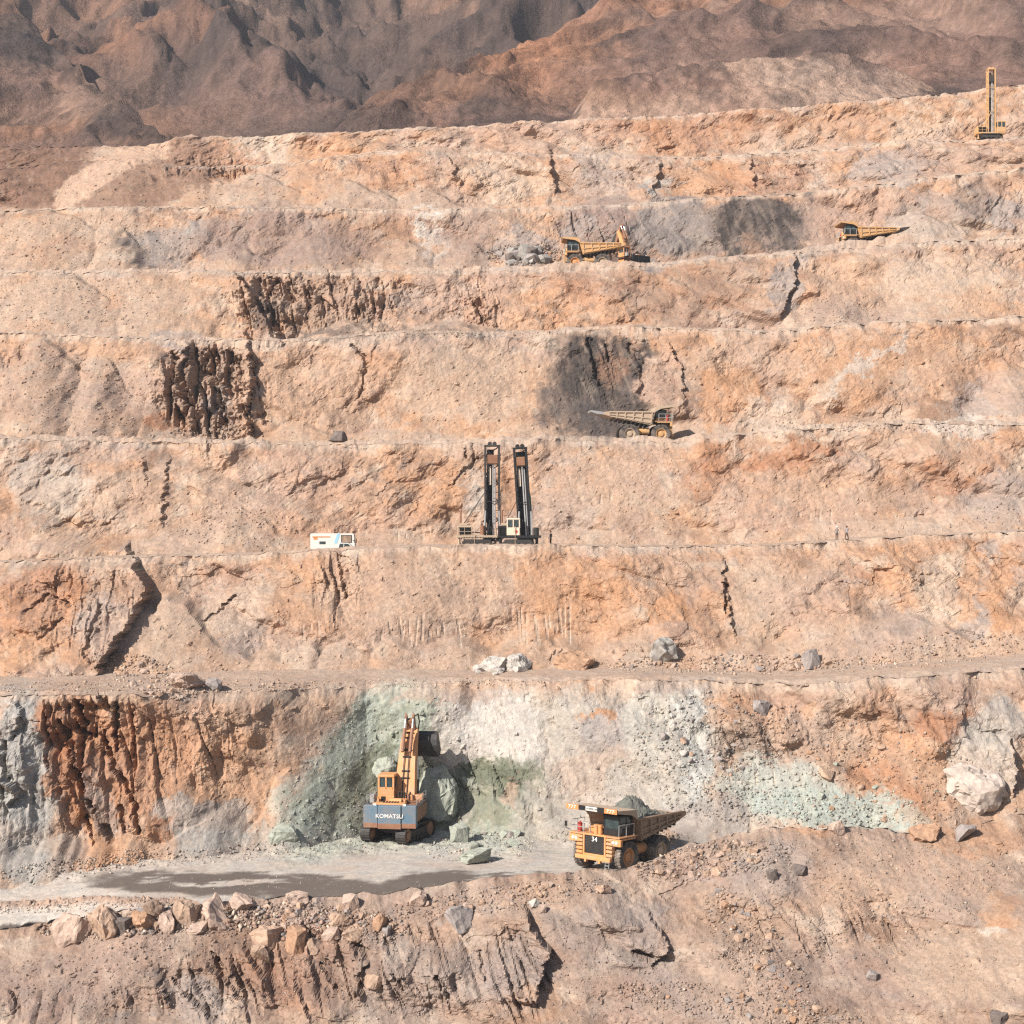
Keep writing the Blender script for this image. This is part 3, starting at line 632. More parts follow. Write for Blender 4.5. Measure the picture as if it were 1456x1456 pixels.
def terrace(num, crest, toe, rows, seed, berm=0.7, name='bench_floor', mat=None, back=5.0):
    """level ground between the crest of one face and the foot of the next"""
    P0, c0 = TOPROW[num]
    yb, Db, yt, Dt = crest[0](COLS), crest[1](COLS), toe[0](COLS), toe[1](COLS)
    z0, z1 = -(yb - 728) / F * Db, -(yt - 728) / F * Dt
    s = np.concatenate([np.linspace(0, 0.25, rows // 2, endpoint=False), np.linspace(0.25, 1, rows - rows // 2)])[:, None]
    W = (Dt + back - P0[:, 1])
    y = P0[:, 1] + W * s
    a = np.clip((y - Db) / (Dt - Db), 0, 1)
    z = z0 + (z1 - z0) * a
    X = (COLS - 728) / F * y
    dist = W * s
    Q1 = np.convolve(np.pad(P0[:, 1], 30, mode='edge'), np.ones(61) / 61, 'valid')
    Q1 = Q1 * 1.0
    dist_q = y - Q1
    z = z + berm * np.exp(-((dist_q - 1.8) / 1.1) ** 2) * (0.75 + 0.9 * fbm(X / 3.5, y * 0 + seed, 4, seed + 3))
    for (cx, hw, hb, dip) in BANKS.get(num, []):
        g = np.exp(-np.abs((COLS - cx) / hw) ** 4)
        z = z + g * hb * np.exp(-((dist_q - 1.8) / 1.1) ** 2) - g * dip * sstep(2.0, 4.5, dist) * (1 - .6 * sstep(7.5, 10.0, dist))
    z = z + 0.10 * fbm(X / 1.5, y / 1.5, 4, seed + 4) + 0.15 * fbm(X / 9, y / 9, 3, seed + 5)
    b = sstep(0, 1.4, dist)
    z = P0[:, 2] * (1 - b) + z * b
    P = np.stack([X, y, z], -1)
    py = 728 - z / y * F
    px = np.broadcast_to(COLS[None, :], py.shape)
    col = geology(px, py, X, y, seed + 70, dusty=np.full(px.shape, .6))
    col = col + (rgb(228, 202, 180) - col) * ((.45 + .3 * fbm(X / 6.0, y / 4.0, 3, seed + 71)) * (sstep(205, 260, px) if num >= 7 else 1))[..., None]
    return sheet(name, P, col, mat or M_ROCK)

# embankment below the road
face(0, EMB_BOT, EMB_TOP, 200, 3, rock0=0.42, dip=-40, mat=M_SLOPE, talus_deg=30, name='embankment_slope')

def haul_road(rows=64):
    P0, c0 = TOPROW[0]
    sm_ = lambda v: np.convolve(np.pad(v, 20, mode='edge'), np.ones(41) / 41, 'valid')
    Q1, Q2 = sm_(P0[:, 1]), sm_(P0[:, 2])
    yt, Dt = F0_TOE[0](COLS), F0_TOE[1](COLS)
    zf = -(yt - 728) / F * Dt
    s = np.linspace(0, 1, rows)[:, None] ** 1.2
    y = P0[:, 1] + (Dt + 6 - P0[:, 1]) * s
    dist = y - P0[:, 1]
    X = (COLS - 728) / F * y
    ds = np.clip(y - Q1, 0, None)
    k = np.where(Q2 > zf, 2.6, 9.0)
    lvl = zf + (Q2 - zf) * np.exp(-ds / k)
    z = lvl + 0.05 * fbm(X / 2, y / 2, 4, 905) + 0.12 * fbm(X / 12, y / 9, 3, 906)
    px = np.broadcast_to(COLS[None, :], z.shape)
    py = 728 - z / y * F
    # low windrow between the two lanes on the left, rubble swept to the foot of the face
    wr = np.exp(-(polyline_dist(px, py, [(-300, 1296), (60, 1288), (130, 1281), (200, 1284), (260, 1284)]) / 5.0) ** 2)
    z = z + wr * (0.35 + 0.35 * fbm(X / .9, y / .9, 4, 907) + stones(X, y, .7, .5, 908))
    toe = sstep(13.0, 6.0, (Dt - y)) * sstep(0, 3, dist) * sstep(350, 450, px) * (1 - sstep(730, 800, px)) + sstep(5.5, 0.0, (Dt - y)) * sstep(0, 3, dist)
    toe = np.clip(toe, 0, 1)
    z = z + toe * (0.35 + 0.5 * fbm(X / 2.2, y / 1.6, 4, 908))
    b0 = sstep(0, .8, dist)
    z = P0[:, 2] * (1 - b0) + z * b0
    P = np.stack([X, y, z], -1)
    c = np.empty(z.shape + (3,), np.float32); c[:] = rgb(228, 216, 202)
    c += (rgb(224, 198, 178) - c) * (sstep(-.1, .4, fbm(X / 7, y / 4, 4, 909)) * .6)[..., None]
    c += (rgb(206, 172, 148) - c) * (np.clip(wr * 1.3, 0, 1) * .95)[..., None]
    g = sstep(330, 430, px) * (1 - sstep(700, 820, px))
    c += (GREEN - c) * (toe * .7 * g)[..., None]
    c += (rgb(216, 196, 178) - c) * (toe * .6 * (1 - g))[..., None]
    tr = fbm(X / 14, y / 0.5, 3, 910)
    c *= (1 + .18 * tr)[..., None]
    # where the water cart has passed
    qx = px + 22 * fbm(X / 4, y / 2, 4, 911); qy = py + 9 * fbm(X / 3, y / 1.5, 5, 912)
    w = np.maximum(ell(qx, qy, 330, 1257, 215, 17, 1, .35), ell(qx, qy, 600, 1257, 80, 16, -9, .4))
    w = np.maximum(w, ell(qx, qy, 480, 1271, 120, 8, -3, .3))
    w = np.maximum(w, ell(qx, qy, 30, 1322, 100, 10, -6, .2))
    w = np.maximum(w, ell(qx, qy, 720, 1246, 70, 3.5, -4, .4) * .8)
    w = np.maximum(w, ell(qx, qy, 905, 1237, 60, 5, -10, .4) * .7)
    w *= 1 - .9 * ell(qx, qy, 325, 1256, 80, 3.6, -2, .5)
    w *= 1 - .5 * ell(qx, qy, 215, 1252, 34, 2.5, -4, .5)
    w *= (0.95 + 0.35 * fbm(X / 1.5, y / .9, 5, 913))
    w *= 1 - .7 * sstep(4.0, 0.0, (Dt - y))
    return sheet('haul_road', P, c, M_ROAD, wet=.92 * sstep(.22, .80, w * (1.0 + .4 * fbm(X / 4.0, y / 2.6, 5, 914))))
haul_road()

face(1, F0_TOE, F1_CREST, 155, 11, rock0=0.45, dip=-60)
terrace(1, F1_CREST, F1_TOE, 34, 12, berm=0.35)
face(2, F1_TOE, F2_CREST, 125, 21, rock0=0.42, dip=-35)
terrace(2, F2_CREST, F2_TOE, 20, 22, berm=0.25)
face(3, F2_TOE, F3_CREST, 108, 31, rock0=0.40, dip=40)
terrace(3, F3_CREST, F3_TOE, 18, 32, berm=0.9)
face(4, F3_TOE, F4_CREST, 112, 41, rock0=0.36, dip=55)
terrace(4, F4_CREST, F4_TOE, 16, 42, berm=0.7)
face(5, F4_TOE, F5_CREST, 76, 51, rock0=0.42, dip=70)
terrace(5, F5_CREST, F5_TOE, 16, 52, berm=1.0)
face(6, F5_TOE, F6_CREST, 74, 61, rock0=0.35, dip=65)
terrace(6, F6_CREST, F6_TOE, 14, 62, berm=0.7)
face(7, F6_TOE, F7_CREST, 70, 71, rock0=0.50, dip=-55)
terrace(7, F7_CREST, F7_TOE, 14, 72, berm=0.6)
face(8, F7_TOE, F8_CREST, 56, 81, rock0=0.50, dip=30)

# ------------------------------------------------------------------ hills behind the pit
HC = np.concatenate([np.arange(-620, -60, 14.0), np.arange(-60, 1520, 3.0), np.arange(1520, 2080, 14.0)])

def hill(name, bot, top, rows, seed, base, amp, gully, patches, back=250.0, backdrop=120.0, streak=(0.35, 0.5)):
    """one hill: its near flank between two lines, with ravines, then a back slope"""
    yb, Db, yt, Dt = bot[0](HC), bot[1](HC), top[0](HC), top[1](HC)
    zb, zt = -(yb - 728) / F * Db, -(yt - 728) / F * Dt
    nb = 8
    t = np.linspace(0.0, 1.0, rows)[:, None]
    D = Db + (Dt - Db) * t
    z = zb + (zt - zb) * (t ** 1.0)
    D = np.concatenate([D, Dt + back * np.linspace(0.08, 1, nb)[:, None] + 0 * HC])
    z = np.concatenate([z, zt - backdrop * np.linspace(0.08, 1, nb)[:, None] ** 1.3 + 0 * HC])
    px = np.broadcast_to(HC[None, :], D.shape)
    X = (px - 728) / F * D
    py = 728 - z / D * F
    tt = np.concatenate([t, np.linspace(1, .2, nb)[:, None]])
    env = sstep(0.0, 0.25, tt)
    wx = X + 0.25 * gully * fbm(X / gully, D / gully, 3, seed + 1); wy = D + 0.25 * gully * fbm(X / gully + 5, D / gully, 3, seed + 2)
    r = ridged(wx / gully, wy / (gully * 1.5), 6, seed + 3, 0.50)
    dz = amp * (r - 0.55) * 1.5 + amp * .6 * fbm(wx / gully, wy / gully, 5, seed + 13, .5) + amp * 0.5 * fbm(X / (gully * 2.5), D / (gully * 2.5), 3, seed + 4)
    dz += amp * 0.10 * fbm(X / (gully * .12), D / (gully * .2), 3, seed + 6) * sstep(-.2, .4, fbm(X / gully, D / gully, 3, seed + 7))
    dz += amp * .42 * (ridged(wx / (gully * .32), wy / (gully * .75), 5, seed + 20, .5) - .55)
    rg_ = sstep(-.35, .35, fbm(X / (gully * .8) + 3, D / (gully * .8), 3, seed + 15))
    dz += amp * (.24 * blocks(wx / (gully * .22), wy / (gully * .34), seed + 16) + .10 * blocks(wx / (gully * .09), wy / (gully * .14), seed + 17)) * (.25 + .75 * rg_)
    z2 = z + dz * env
    P = np.stack([X, D, z2], -1)
    c = np.empty(D.shape + (3,), np.float32); c[:] = base[0]
    n1 = fbm(X / (gully * 1.2), D / (gully * 1.2), 5, seed + 8)
    c += (base[1] - c) * (sstep(-.05, .45, n1))[..., None]
    c += (base[2] - c) * (sstep(.0, .45, -n1))[..., None]
    n2 = fbm(X / (gully * .3), D / (gully * .5), 5, seed + 9)
    c += (base[3] - c) * (sstep(.12, .5, n2) * .7)[..., None]
    c += (H4 * .9 - c) * (sstep(.60, .72, r + .10 * fbm(X / (gully * .15), D / (gully * .2), 4, seed + 18)) * .75)[..., None]
    qx = px + 28 * fbm(X / gully * 2, D / gully * 2, 4, seed + 10); qy = py + 18 * fbm(X / gully * 2, D / gully * 2 + 9, 4, seed + 11)
    for cx, cy, rx, ry, an, colr, st in patches:
        w = ell(qx, qy, cx, cy, rx, ry, an, .5) * st
        c += (colr - c) * w[..., None]
    c += (H4 - c) * (sstep(.1, .45, fbm(X / (gully * .5), D / (gully * .9), 5, seed + 14)) * .6)[..., None]
    c *= (1 + .5 * fbm(X / (gully * .08), D / (gully * .16), 4, seed + 12) + .35 * fbm(X / 1.6, D / 3.0, 3, seed + 19))[..., None]
    return sheet(name, P, c, M_HILL, smooth=True)

def rgb(*c):
    a = np.array(lin(c), np.float32)
    g = a @ np.array([.3, .55, .15], np.float32)
    return (g + (a - g) * 0.92) * ALB * 1.1
H1 = rgb(150, 118, 100); H2 = rgb(172, 126, 98); H3 = rgb(124, 100, 90); H4 = rgb(94, 80, 76)
HOR = rgb(196, 136, 98); HPK = rgb(204, 166, 142); HPU = rgb(164, 128, 112)
# far range across the whole view
hill('far_hills', L([(0, 240)], 560), L([(-600, -160), (0, -180), (400, -150), (800, -170), (1456, -150), (2000, -170)], 1250), 180, 201,
     (H1, H2, H4, H3), 30, 120.0,
     [(250, 80, 260, 90, 10, H3, .55), (170, 60, 90, 30, 15, HOR, .45), (300, 70, 50, 14, 10, HOR, .5), (120, 40, 30, 40, 40, H4, .7), (240, 100, 50, 20, 20, H4, .6), (380, 90, 160, 60, 20, H4, .5), (500, 30, 120, 60, 10, H4, .45), (360, 10, 60, 20, 0, HPK, .4), (400, 150, 160, 40, 0, HPU, .5), (560, 70, 60, 30, 0, H3, .4)], back=300, backdrop=80)
# dark shoulder on the left
hill('left_hill', L([(-600, 280), (0, 300), (100, 290), (240, 215), (300, 260), (2000, 420)], [(0, 420), (2000, 420)]),
     L([(-600, -260), (-100, -110), (0, -20), (40, 20), (75, 70), (110, 92), (140, 130), (200, 190), (235, 212), (300, 258), (500, 420), (2000, 800)], [(-600, 760), (0, 660), (240, 430), (2000, 430)]), 85, 231,
     (H1, H2, H3, H4), 6.5, 55.0, [(40, 60, 40, 50, 40, H4, .7), (20, 20, 50, 50, 0, H4, .5), (90, 90, 40, 16, 50, H4, .6), (60, 130, 90, 30, 20, HPU, .5), (130, 150, 60, 30, 0, HPK, .3), (60, 182, 50, 14, 0, HOR, .35), (110, 205, 20, 9, 0, DARK, .5), (40, 230, 90, 40, 0, HPU, .6), (50, 270, 90, 30, 0, BROWN, .5)], back=120, backdrop=160)
# red brown hill on the right
hill('right_hill', L([(-600, 800), (300, 420), (480, 215), (760, 195), (1100, 175), (1456, 150), (2000, 120)], [(0, 430), (2000, 430)]),
     L([(-600, 900), (300, 430), (470, 205), (560, 160), (640, 105), (720, 62), (800, 20), (880, -18), (1000, -60), (1456, -120), (2000, -200)], [(0, 470), (480, 480), (880, 640), (1456, 700)]), 120, 261,
     (HPU, H2, H3, HPK), 10, 75.0, [(740, 70, 70, 50, -35, HOR, .7), (850, 20, 120, 26, -15, HOR, .5), (1000, 60, 110, 50, 0, HPU, .6), (1150, 20, 110, 26, 0, H3, .6), (1270, 40, 30, 16, 0, DARK, .6), (930, 60, 60, 12, 15, H3, .5), (870, 130, 36, 16, 0, RUST, .5), (760, 130, 120, 30, -10, H2, .5), (1350, 60, 120, 60, 0, HPU, .6), (1300, 10, 200, 20, 0, HPK, .3), (600, 150, 90, 30, -20, H2, .5)], back=200, backdrop=120)
# spoil heap of pale waste in front of it
hill('spoil_heap', L([(-600, 900), (600, 420), (780, 210), (1000, 178), (1330, 150), (1500, 400), (2000, 900)], [(0, 400), (2000, 400)]),
     L([(-600, 920), (600, 430), (790, 200), (840, 128), (920, 104), (1080, 78), (1180, 76), (1250, 84), (1310, 112), (1345, 140), (1400, 200), (1500, 420), (2000, 900)], [(0, 425), (2000, 430)]), 60, 291,
     (HPK, rgb(206, 172, 150), HPU, HPK), 2.2, 26.0, [(870, 130, 50, 16, 0, BROWN, .5), (960, 110, 90, 18, 0, HPU, .5), (1180, 120, 110, 36, 0, rgb(214, 182, 160), .6), (1000, 140, 120, 14, 0, HPK, .5)], back=40, backdrop=16)
# level ground between the topmost crest and the hills
def plateau():
    P0, c0 = TOPROW[8]
    n = 14
    s = np.linspace(0, 1, n)[:, None]
    y = P0[:, 1] + (620 - P0[:, 1]) * s ** 1.5
    X = (COLS - 728) / F * y
    zq = P0[:, 2] + 0 * y
    z = zq - 6.0 * sstep(0, 1, s) + 0.4 * np.exp(-(((y - P0[:, 1]) - 2) / 1.5) ** 2)
    z[0] = P0[:, 2]
    P = np.stack([X, y, z], -1)
    c = np.empty(y.shape + (3,), np.float32); c[:] = rgb(206, 178, 158)
    c += (rgb(150, 114, 94) - c) * (sstep(250, 200, COLS) * .9)[None, :, None]
    c *= (1 + .25 * fbm(X / 6, y / 6, 4, 333))[..., None]
    sheet('plateau', P, c, M_ROCK)
plateau()

# underlay so the ground runs on to the horizon in every direction
def country():
    n = 40
    r = np.concatenate([np.linspace(150, 1300, 12), np.linspace(1500, 5000, 8)])
    a = np.linspace(0, 2 * math.pi, 97)
    rr, aa = np.meshgrid(r, a, indexing='ij')
    X = rr * np.sin(aa); Y = rr * np.cos(aa) + 100
    z = np.where(Y > 120, -140.0, -90.0) + 12 * fbm(X / 300, Y / 300, 3, 444)
    P = np.stack([X, Y, z], -1)
    c = np.empty(X.shape + (3,), np.float32); c[:] = H2
    sheet('ground', P, c, M_HILL)
country()

# ------------------------------------------------------------------ setting things down on the ground
AP = np.concatenate(ALL_P); AC = np.concatenate(ALL_C)
front = AP[:, 1] > 50
PX = np.where(front, 728 + AP[:, 0] / np.maximum(AP[:, 1], 1) * F, -9999)
PY = np.where(front, 728 - AP[:, 2] / np.maximum(AP[:, 1], 1) * F, -9999)
CELL = 2.0
gw, gh = int(1600 / CELL), int(1600 / CELL)
inside = np.where((PX > -60) & (PX < 1520) & (PY > -60) & (PY < 1520))[0]
order = inside[np.argsort(-AP[inside, 1], kind='stable')]
VMAP = np.full((gh, gw), -1, np.int64)
VMAP[((PY[order] + 60) / CELL).astype(int), ((PX[order] + 60) / CELL).astype(int)] = order

def at(px, py):
    """nearest ground vertex seen in that direction: point and rock colour"""
    i, j = int((py + 60) / CELL), int((px + 60) / CELL)
    for r in range(0, 6):
        sub = VMAP[max(i - r, 0):i + r + 1, max(j - r, 0):j + r + 1].ravel()
        sub = sub[sub >= 0]
        if len(sub):
            k = sub[np.argmin(AP[sub, 1])]
            return AP[k], AC[k]
    return None, None

def ground_z(X, Y, guess, tol=5.0):
    m = (np.abs(AP[:, 0] - X) < 1.2) & (np.abs(AP[:, 1] - Y) < 2.2) & (np.abs(AP[:, 2] - guess) < tol)
    z = AP[m]
    if not len(z): return guess
    d = np.hypot(z[:, 0] - X, z[:, 1] - Y)
    return float(np.median(z[np.argsort(d)[:12], 2]))

# ------------------------------------------------------------------ mesh helpers
class MB:
    def __init__(self): self.bm = bmesh.new()
    def box(self, c, s, rot=None, bevel=0.0):
        M = Matrix.Translation(c) @ (Euler(rot).to_matrix().to_4x4() if rot else Matrix()) @ Matrix.Diagonal((*s, 1))
        r = bmesh.ops.create_cube(self.bm, size=1.0, matrix=M)
        if bevel:
            es = list({e for v in r['verts'] for e in v.link_edges})
            bmesh.ops.bevel(self.bm, geom=es, offset=bevel, segments=1, affect='EDGES', clamp_overlap=True)
        return self
    def cyl(self, a, b, r, seg=12, r2=None, caps=True):
        a, b = Vector(a), Vector(b); d = b - a
        M = Matrix.Translation((a + b) / 2) @ d.to_track_quat('Z', 'Y').to_matrix().to_4x4()
        bmesh.ops.create_cone(self.bm, cap_ends=caps, segments=seg, radius1=r, radius2=r if r2 is None else r2, depth=d.length, matrix=M)
        return self
    def prism(self, prof, a0, a1, axis='Y'):
        """polygon extruded: prof in (x, z) along Y, or (y, z) along X"""
        def P(p, a): return (p[0], a, p[1]) if axis == 'Y' else (a, p[0], p[1])
        v0 = [self.bm.verts.new(P(p, a0)) for p in prof]; v1 = [self.bm.verts.new(P(p, a1)) for p in prof]
        n = len(prof)
        self.bm.faces.new(v0); self.bm.faces.new(v1[::-1])
        for i in range(n): self.bm.faces.new((v0[i], v0[(i + 1) % n], v1[(i + 1) % n], v1[i]))
        bmesh.ops.recalc_face_normals(self.bm, faces=self.bm.faces)
        return self
    def path(self, pts, r, seg=6):
        for a, b in zip(pts[:-1], pts[1:]): self.cyl(a, b, r, seg)
        return self
    def lathe(self, prof, axis='Y', seg=40, centre=(0, 0, 0)):
        """profile (radius, along axis) turned round"""
        rings = []
        for i in range(seg):
            a = 2 * math.pi * i / seg
            ring = []
            for r, h in prof:
                p = (r * math.cos(a), h, r * math.sin(a)) if axis == 'Y' else (r * math.cos(a), r * math.sin(a), h)
                ring.append(self.bm.verts.new(Vector(p) + Vector(centre)))
            rings.append(ring)
        for i in range(seg):
            A, B = rings[i], rings[(i + 1) % seg]
            for j in range(len(prof) - 1):
                self.bm.faces.new((A[j], A[j + 1], B[j + 1], B[j]))
        bmesh.ops.recalc_face_normals(self.bm, faces=self.bm.faces)
        return self
    def quadstrip(self, A, B):
        a = [self.bm.verts.new(p) for p in A]; b = [self.bm.verts.new(p) for p in B]
        for i in range(len(A) - 1): self.bm.faces.new((a[i], a[i + 1], b[i + 1], b[i]))
        return self
    def mesh(self, name, mat, smooth=False):
        me = bpy.data.meshes.new(name)
        self.bm.to_mesh(me); self.bm.free()
        me.materials.append(mat)
        if smooth:
            for p in me.polygons: p.use_smooth = True
        return me
    def build(self, name, mat, parent=None, smooth=False):
        o = bpy.data.objects.new(name, self.mesh(name, mat, smooth))
        C.objects.link(o)
        if parent: o.parent = parent
        return o

def part(name, me, parent, loc=(0, 0, 0), rot=(0, 0, 0)):
    o = bpy.data.objects.new(name, me); C.objects.link(o)
    o.parent = parent; o.location = loc; o.rotation_euler = rot
    return o

def empty(name, loc, rz=0, scale=1.0):
    o = bpy.data.objects.new(name, None); C.objects.link(o)
    o.location = loc; o.rotation_euler = (0, 0, rz); o.scale = (scale,) * 3
    o.empty_display_size = 0.5
    return o

def lettering(name, text, height, mat, parent, loc, rot, depth=0.02, squeeze=1.0):
    cu = bpy.data.curves.new(name, 'FONT')
    cu.body = text; cu.size = height / 0.70; cu.align_x = 'CENTER'; cu.align_y = 'CENTER'
    cu.extrude = depth; cu.offset = 0.012 * height; cu.resolution_u = 2
    t = bpy.data.objects.new('tmp', cu); C.objects.link(t)
    dg = bpy.context.evaluated_depsgraph_get()
    me = bpy.data.meshes.new_from_object(t.evaluated_get(dg))
    bpy.data.objects.remove(t); bpy.data.curves.remove(cu)
    me.name = name
    me.materials.clear(); me.materials.append(mat)
    o = part(name, me, parent, loc, rot)
    o.scale = (squeeze, 1, 1)
    return o

# ------------------------------------------------------------------ materials of the machines
def paint(name, col, dirt=0.35, dirtcol=(0.36, 0.26, 0.18), rough=0.55, metal=0.0, scale=1.3, rust=None):
    """weathered paint: base coat, dust settled in patches, chips and rust"""
    m, nt, b = new_mat(name)
    f = noise_fac(nt, scale, 6, 0.68, 0.38, 0.72)
    g = noise_fac(nt, scale * 5, 5, 0.7, 0.5, 0.75)
    ml = nd(nt, 'ShaderNodeMath', operation='MULTIPLY'); ml.inputs[1].default_value = dirt
    nt.links.new(f, ml.inputs[0])
    c = mixc(nt, ml.outputs[0], col, dirtcol)
    ml2 = nd(nt, 'ShaderNodeMath', operation='MULTIPLY'); ml2.inputs[1].default_value = 0.45
    nt.links.new(g, ml2.inputs[0])
    c = mixc(nt, ml2.outputs[0], c, rust or tuple(v * 0.55 for v in col))
    nt.links.new(c, b.inputs['Base Color'])
    b.inputs['Roughness'].default_value = rough; b.inputs['Metallic'].default_value = metal
    b.inputs['Specular IOR Level'].default_value = 0.3
    n = nd(nt, 'ShaderNodeTexNoise'); n.inputs['Scale'].default_value = 6; n.inputs['Detail'].default_value = 4
    bp = nd(nt, 'ShaderNodeBump'); bp.inputs['Strength'].default_value = 0.15; bp.inputs['Distance'].default_value = 0.05
    nt.links.new(n.outputs[0], bp.inputs['Height']); nt.links.new(bp.outputs[0], b.inputs['Normal'])
    return m

MY = paint('machine_yellow', (0.60, 0.255, 0.085), 0.75, (0.44, 0.30, 0.20))
MYD = paint('dusty_yellow', (0.52, 0.285, 0.105), 0.75, (0.44, 0.32, 0.23))
MTAN = paint('dusty_tan_steel', (0.40, 0.30, 0.21), 0.6, (0.42, 0.31, 0.22))
MBODY = paint('worn_body_steel', (0.24, 0.145, 0.085), 0.7, (0.34, 0.24, 0.165))
MDK = paint('dark_steel', (0.030, 0.028, 0.027), 0.25, (0.16, 0.12, 0.09), 0.6)
MBLK = paint('black_paint', (0.012, 0.012, 0.013), 0.12, (0.14, 0.11, 0.085), 0.5)
MRUB = paint('dusty_rubber', (0.045, 0.04, 0.037), 0.85, (0.34, 0.27, 0.21), 0.9)
MTREAD = MRUB
MSTEEL = paint('bright_steel', (0.55, 0.54, 0.52), 0.2, (0.4, 0.32, 0.25), 0.3, 0.6)
MGREYS = paint('worn_grey_steel', (0.34, 0.34, 0.34), 0.4, (0.40, 0.33, 0.27), 0.5, 0.3)
MBLUE = paint('counterweight_blue_grey', (0.075, 0.150, 0.205), 0.62, (0.26, 0.185, 0.14), 0.6, 0, 0.5, rust=(0.25, 0.14, 0.085))
MWHT = paint('white_paint', (0.60, 0.57, 0.52), 0.25, (0.55, 0.45, 0.36))
MCREAM = paint('cream_paint', (0.62, 0.52, 0.40), 0.35, (0.48, 0.36, 0.26))
MRED = paint('red_paint', (0.40, 0.035, 0.03), 0.3)
MORG = paint('orange_paint', (0.58, 0.22, 0.07), 0.2)
MSKY = paint('light_blue_paint', (0.25, 0.48, 0.62), 0.15)
MRUST_SHADE = paint('rust_and_shade_brown', (0.22, 0.10, 0.055), 0.5, (0.32, 0.2, 0.13))
MGREENP = paint('green_paint', (0.10, 0.30, 0.20), 0.2)
def plain(name, col, rough=0.7):
    m, nt, b = new_mat(name)
    f = noise_fac(nt, 3.0, 4, 0.6)
    nt.links.new(mixc(nt, f, tuple(v * 0.8 for v in col), tuple(min(v * 1.15, 1) for v in col)), b.inputs['Base Color'])
    b.inputs['Roughness'].default_value = rough
    return m
MLETTER = plain('white_lettering', (0.66, 0.63, 0.58))
MLDARK = plain('dark_lettering', (0.03, 0.03, 0.03))
MLAMP = plain('lamp_glass', (0.75, 0.72, 0.65), 0.2)
def glass(name, col, rough=0.08):
    m, nt, b = new_mat(name)
    f = noise_fac(nt, 1.1, 3, 0.6)
    nt.links.new(mixc(nt, f, col, tuple(v * 2.2 + 0.01 for v in col)), b.inputs['Base Color'])
    b.inputs['Roughness'].default_value = rough
    b.inputs['Specular IOR Level'].default_value = 0.6
    return m
MGLASS = glass('cab_glass', (0.018, 0.028, 0.028))

# ------------------------------------------------------------------ mine truck
def wheel_meshes(Rw, w, rim_mat):
    h = w / 2
    t = MB().lathe([(Rw * .56, -h * .80), (Rw * .62, -h * .98), (Rw * .80, -h * 1.0), (Rw * .93, -h * .93), (Rw * .97, -h * .7), (Rw * .97, h * .7), (Rw * .93, h * .93), (Rw * .80, h * 1.0), (Rw * .62, h * .98), (Rw * .56, h * .80)], seg=36)
    for k in range(30):
        for s in (-1, 1):
            a = 2 * math.pi * (k + (0.5 if s > 0 else 0)) / 30
            t.box((Rw * .975 * math.cos(a), s * h * .52, Rw * .975 * math.sin(a)), (.12, h * .86, .15), rot=(0, -a, 0))
    tyre = t.mesh('tyre', MTREAD)
    r = MB().lathe([(0.0, -h * .55), (Rw * .30, -h * .55), (Rw * .34, -h * .35), (Rw * .50, -h * .45), (Rw * .57, -h * .86), (Rw * .57, h * .86), (Rw * .52, h * .86), (Rw * .47, h * .30), (Rw * .30, h * .22), (Rw * .27, h * .62), (Rw * .17, h * .70), (0.0, h * .70)], seg=28)
    for k in range(12):
        a = 2 * math.pi * k / 12
        r.cyl((Rw * .385 * math.cos(a), h * .2, Rw * .385 * math.sin(a)), (Rw * .385 * math.cos(a), h * .34, Rw * .385 * math.sin(a)), .05, 6)
    return tyre, r.mesh('wheel', rim_mat)

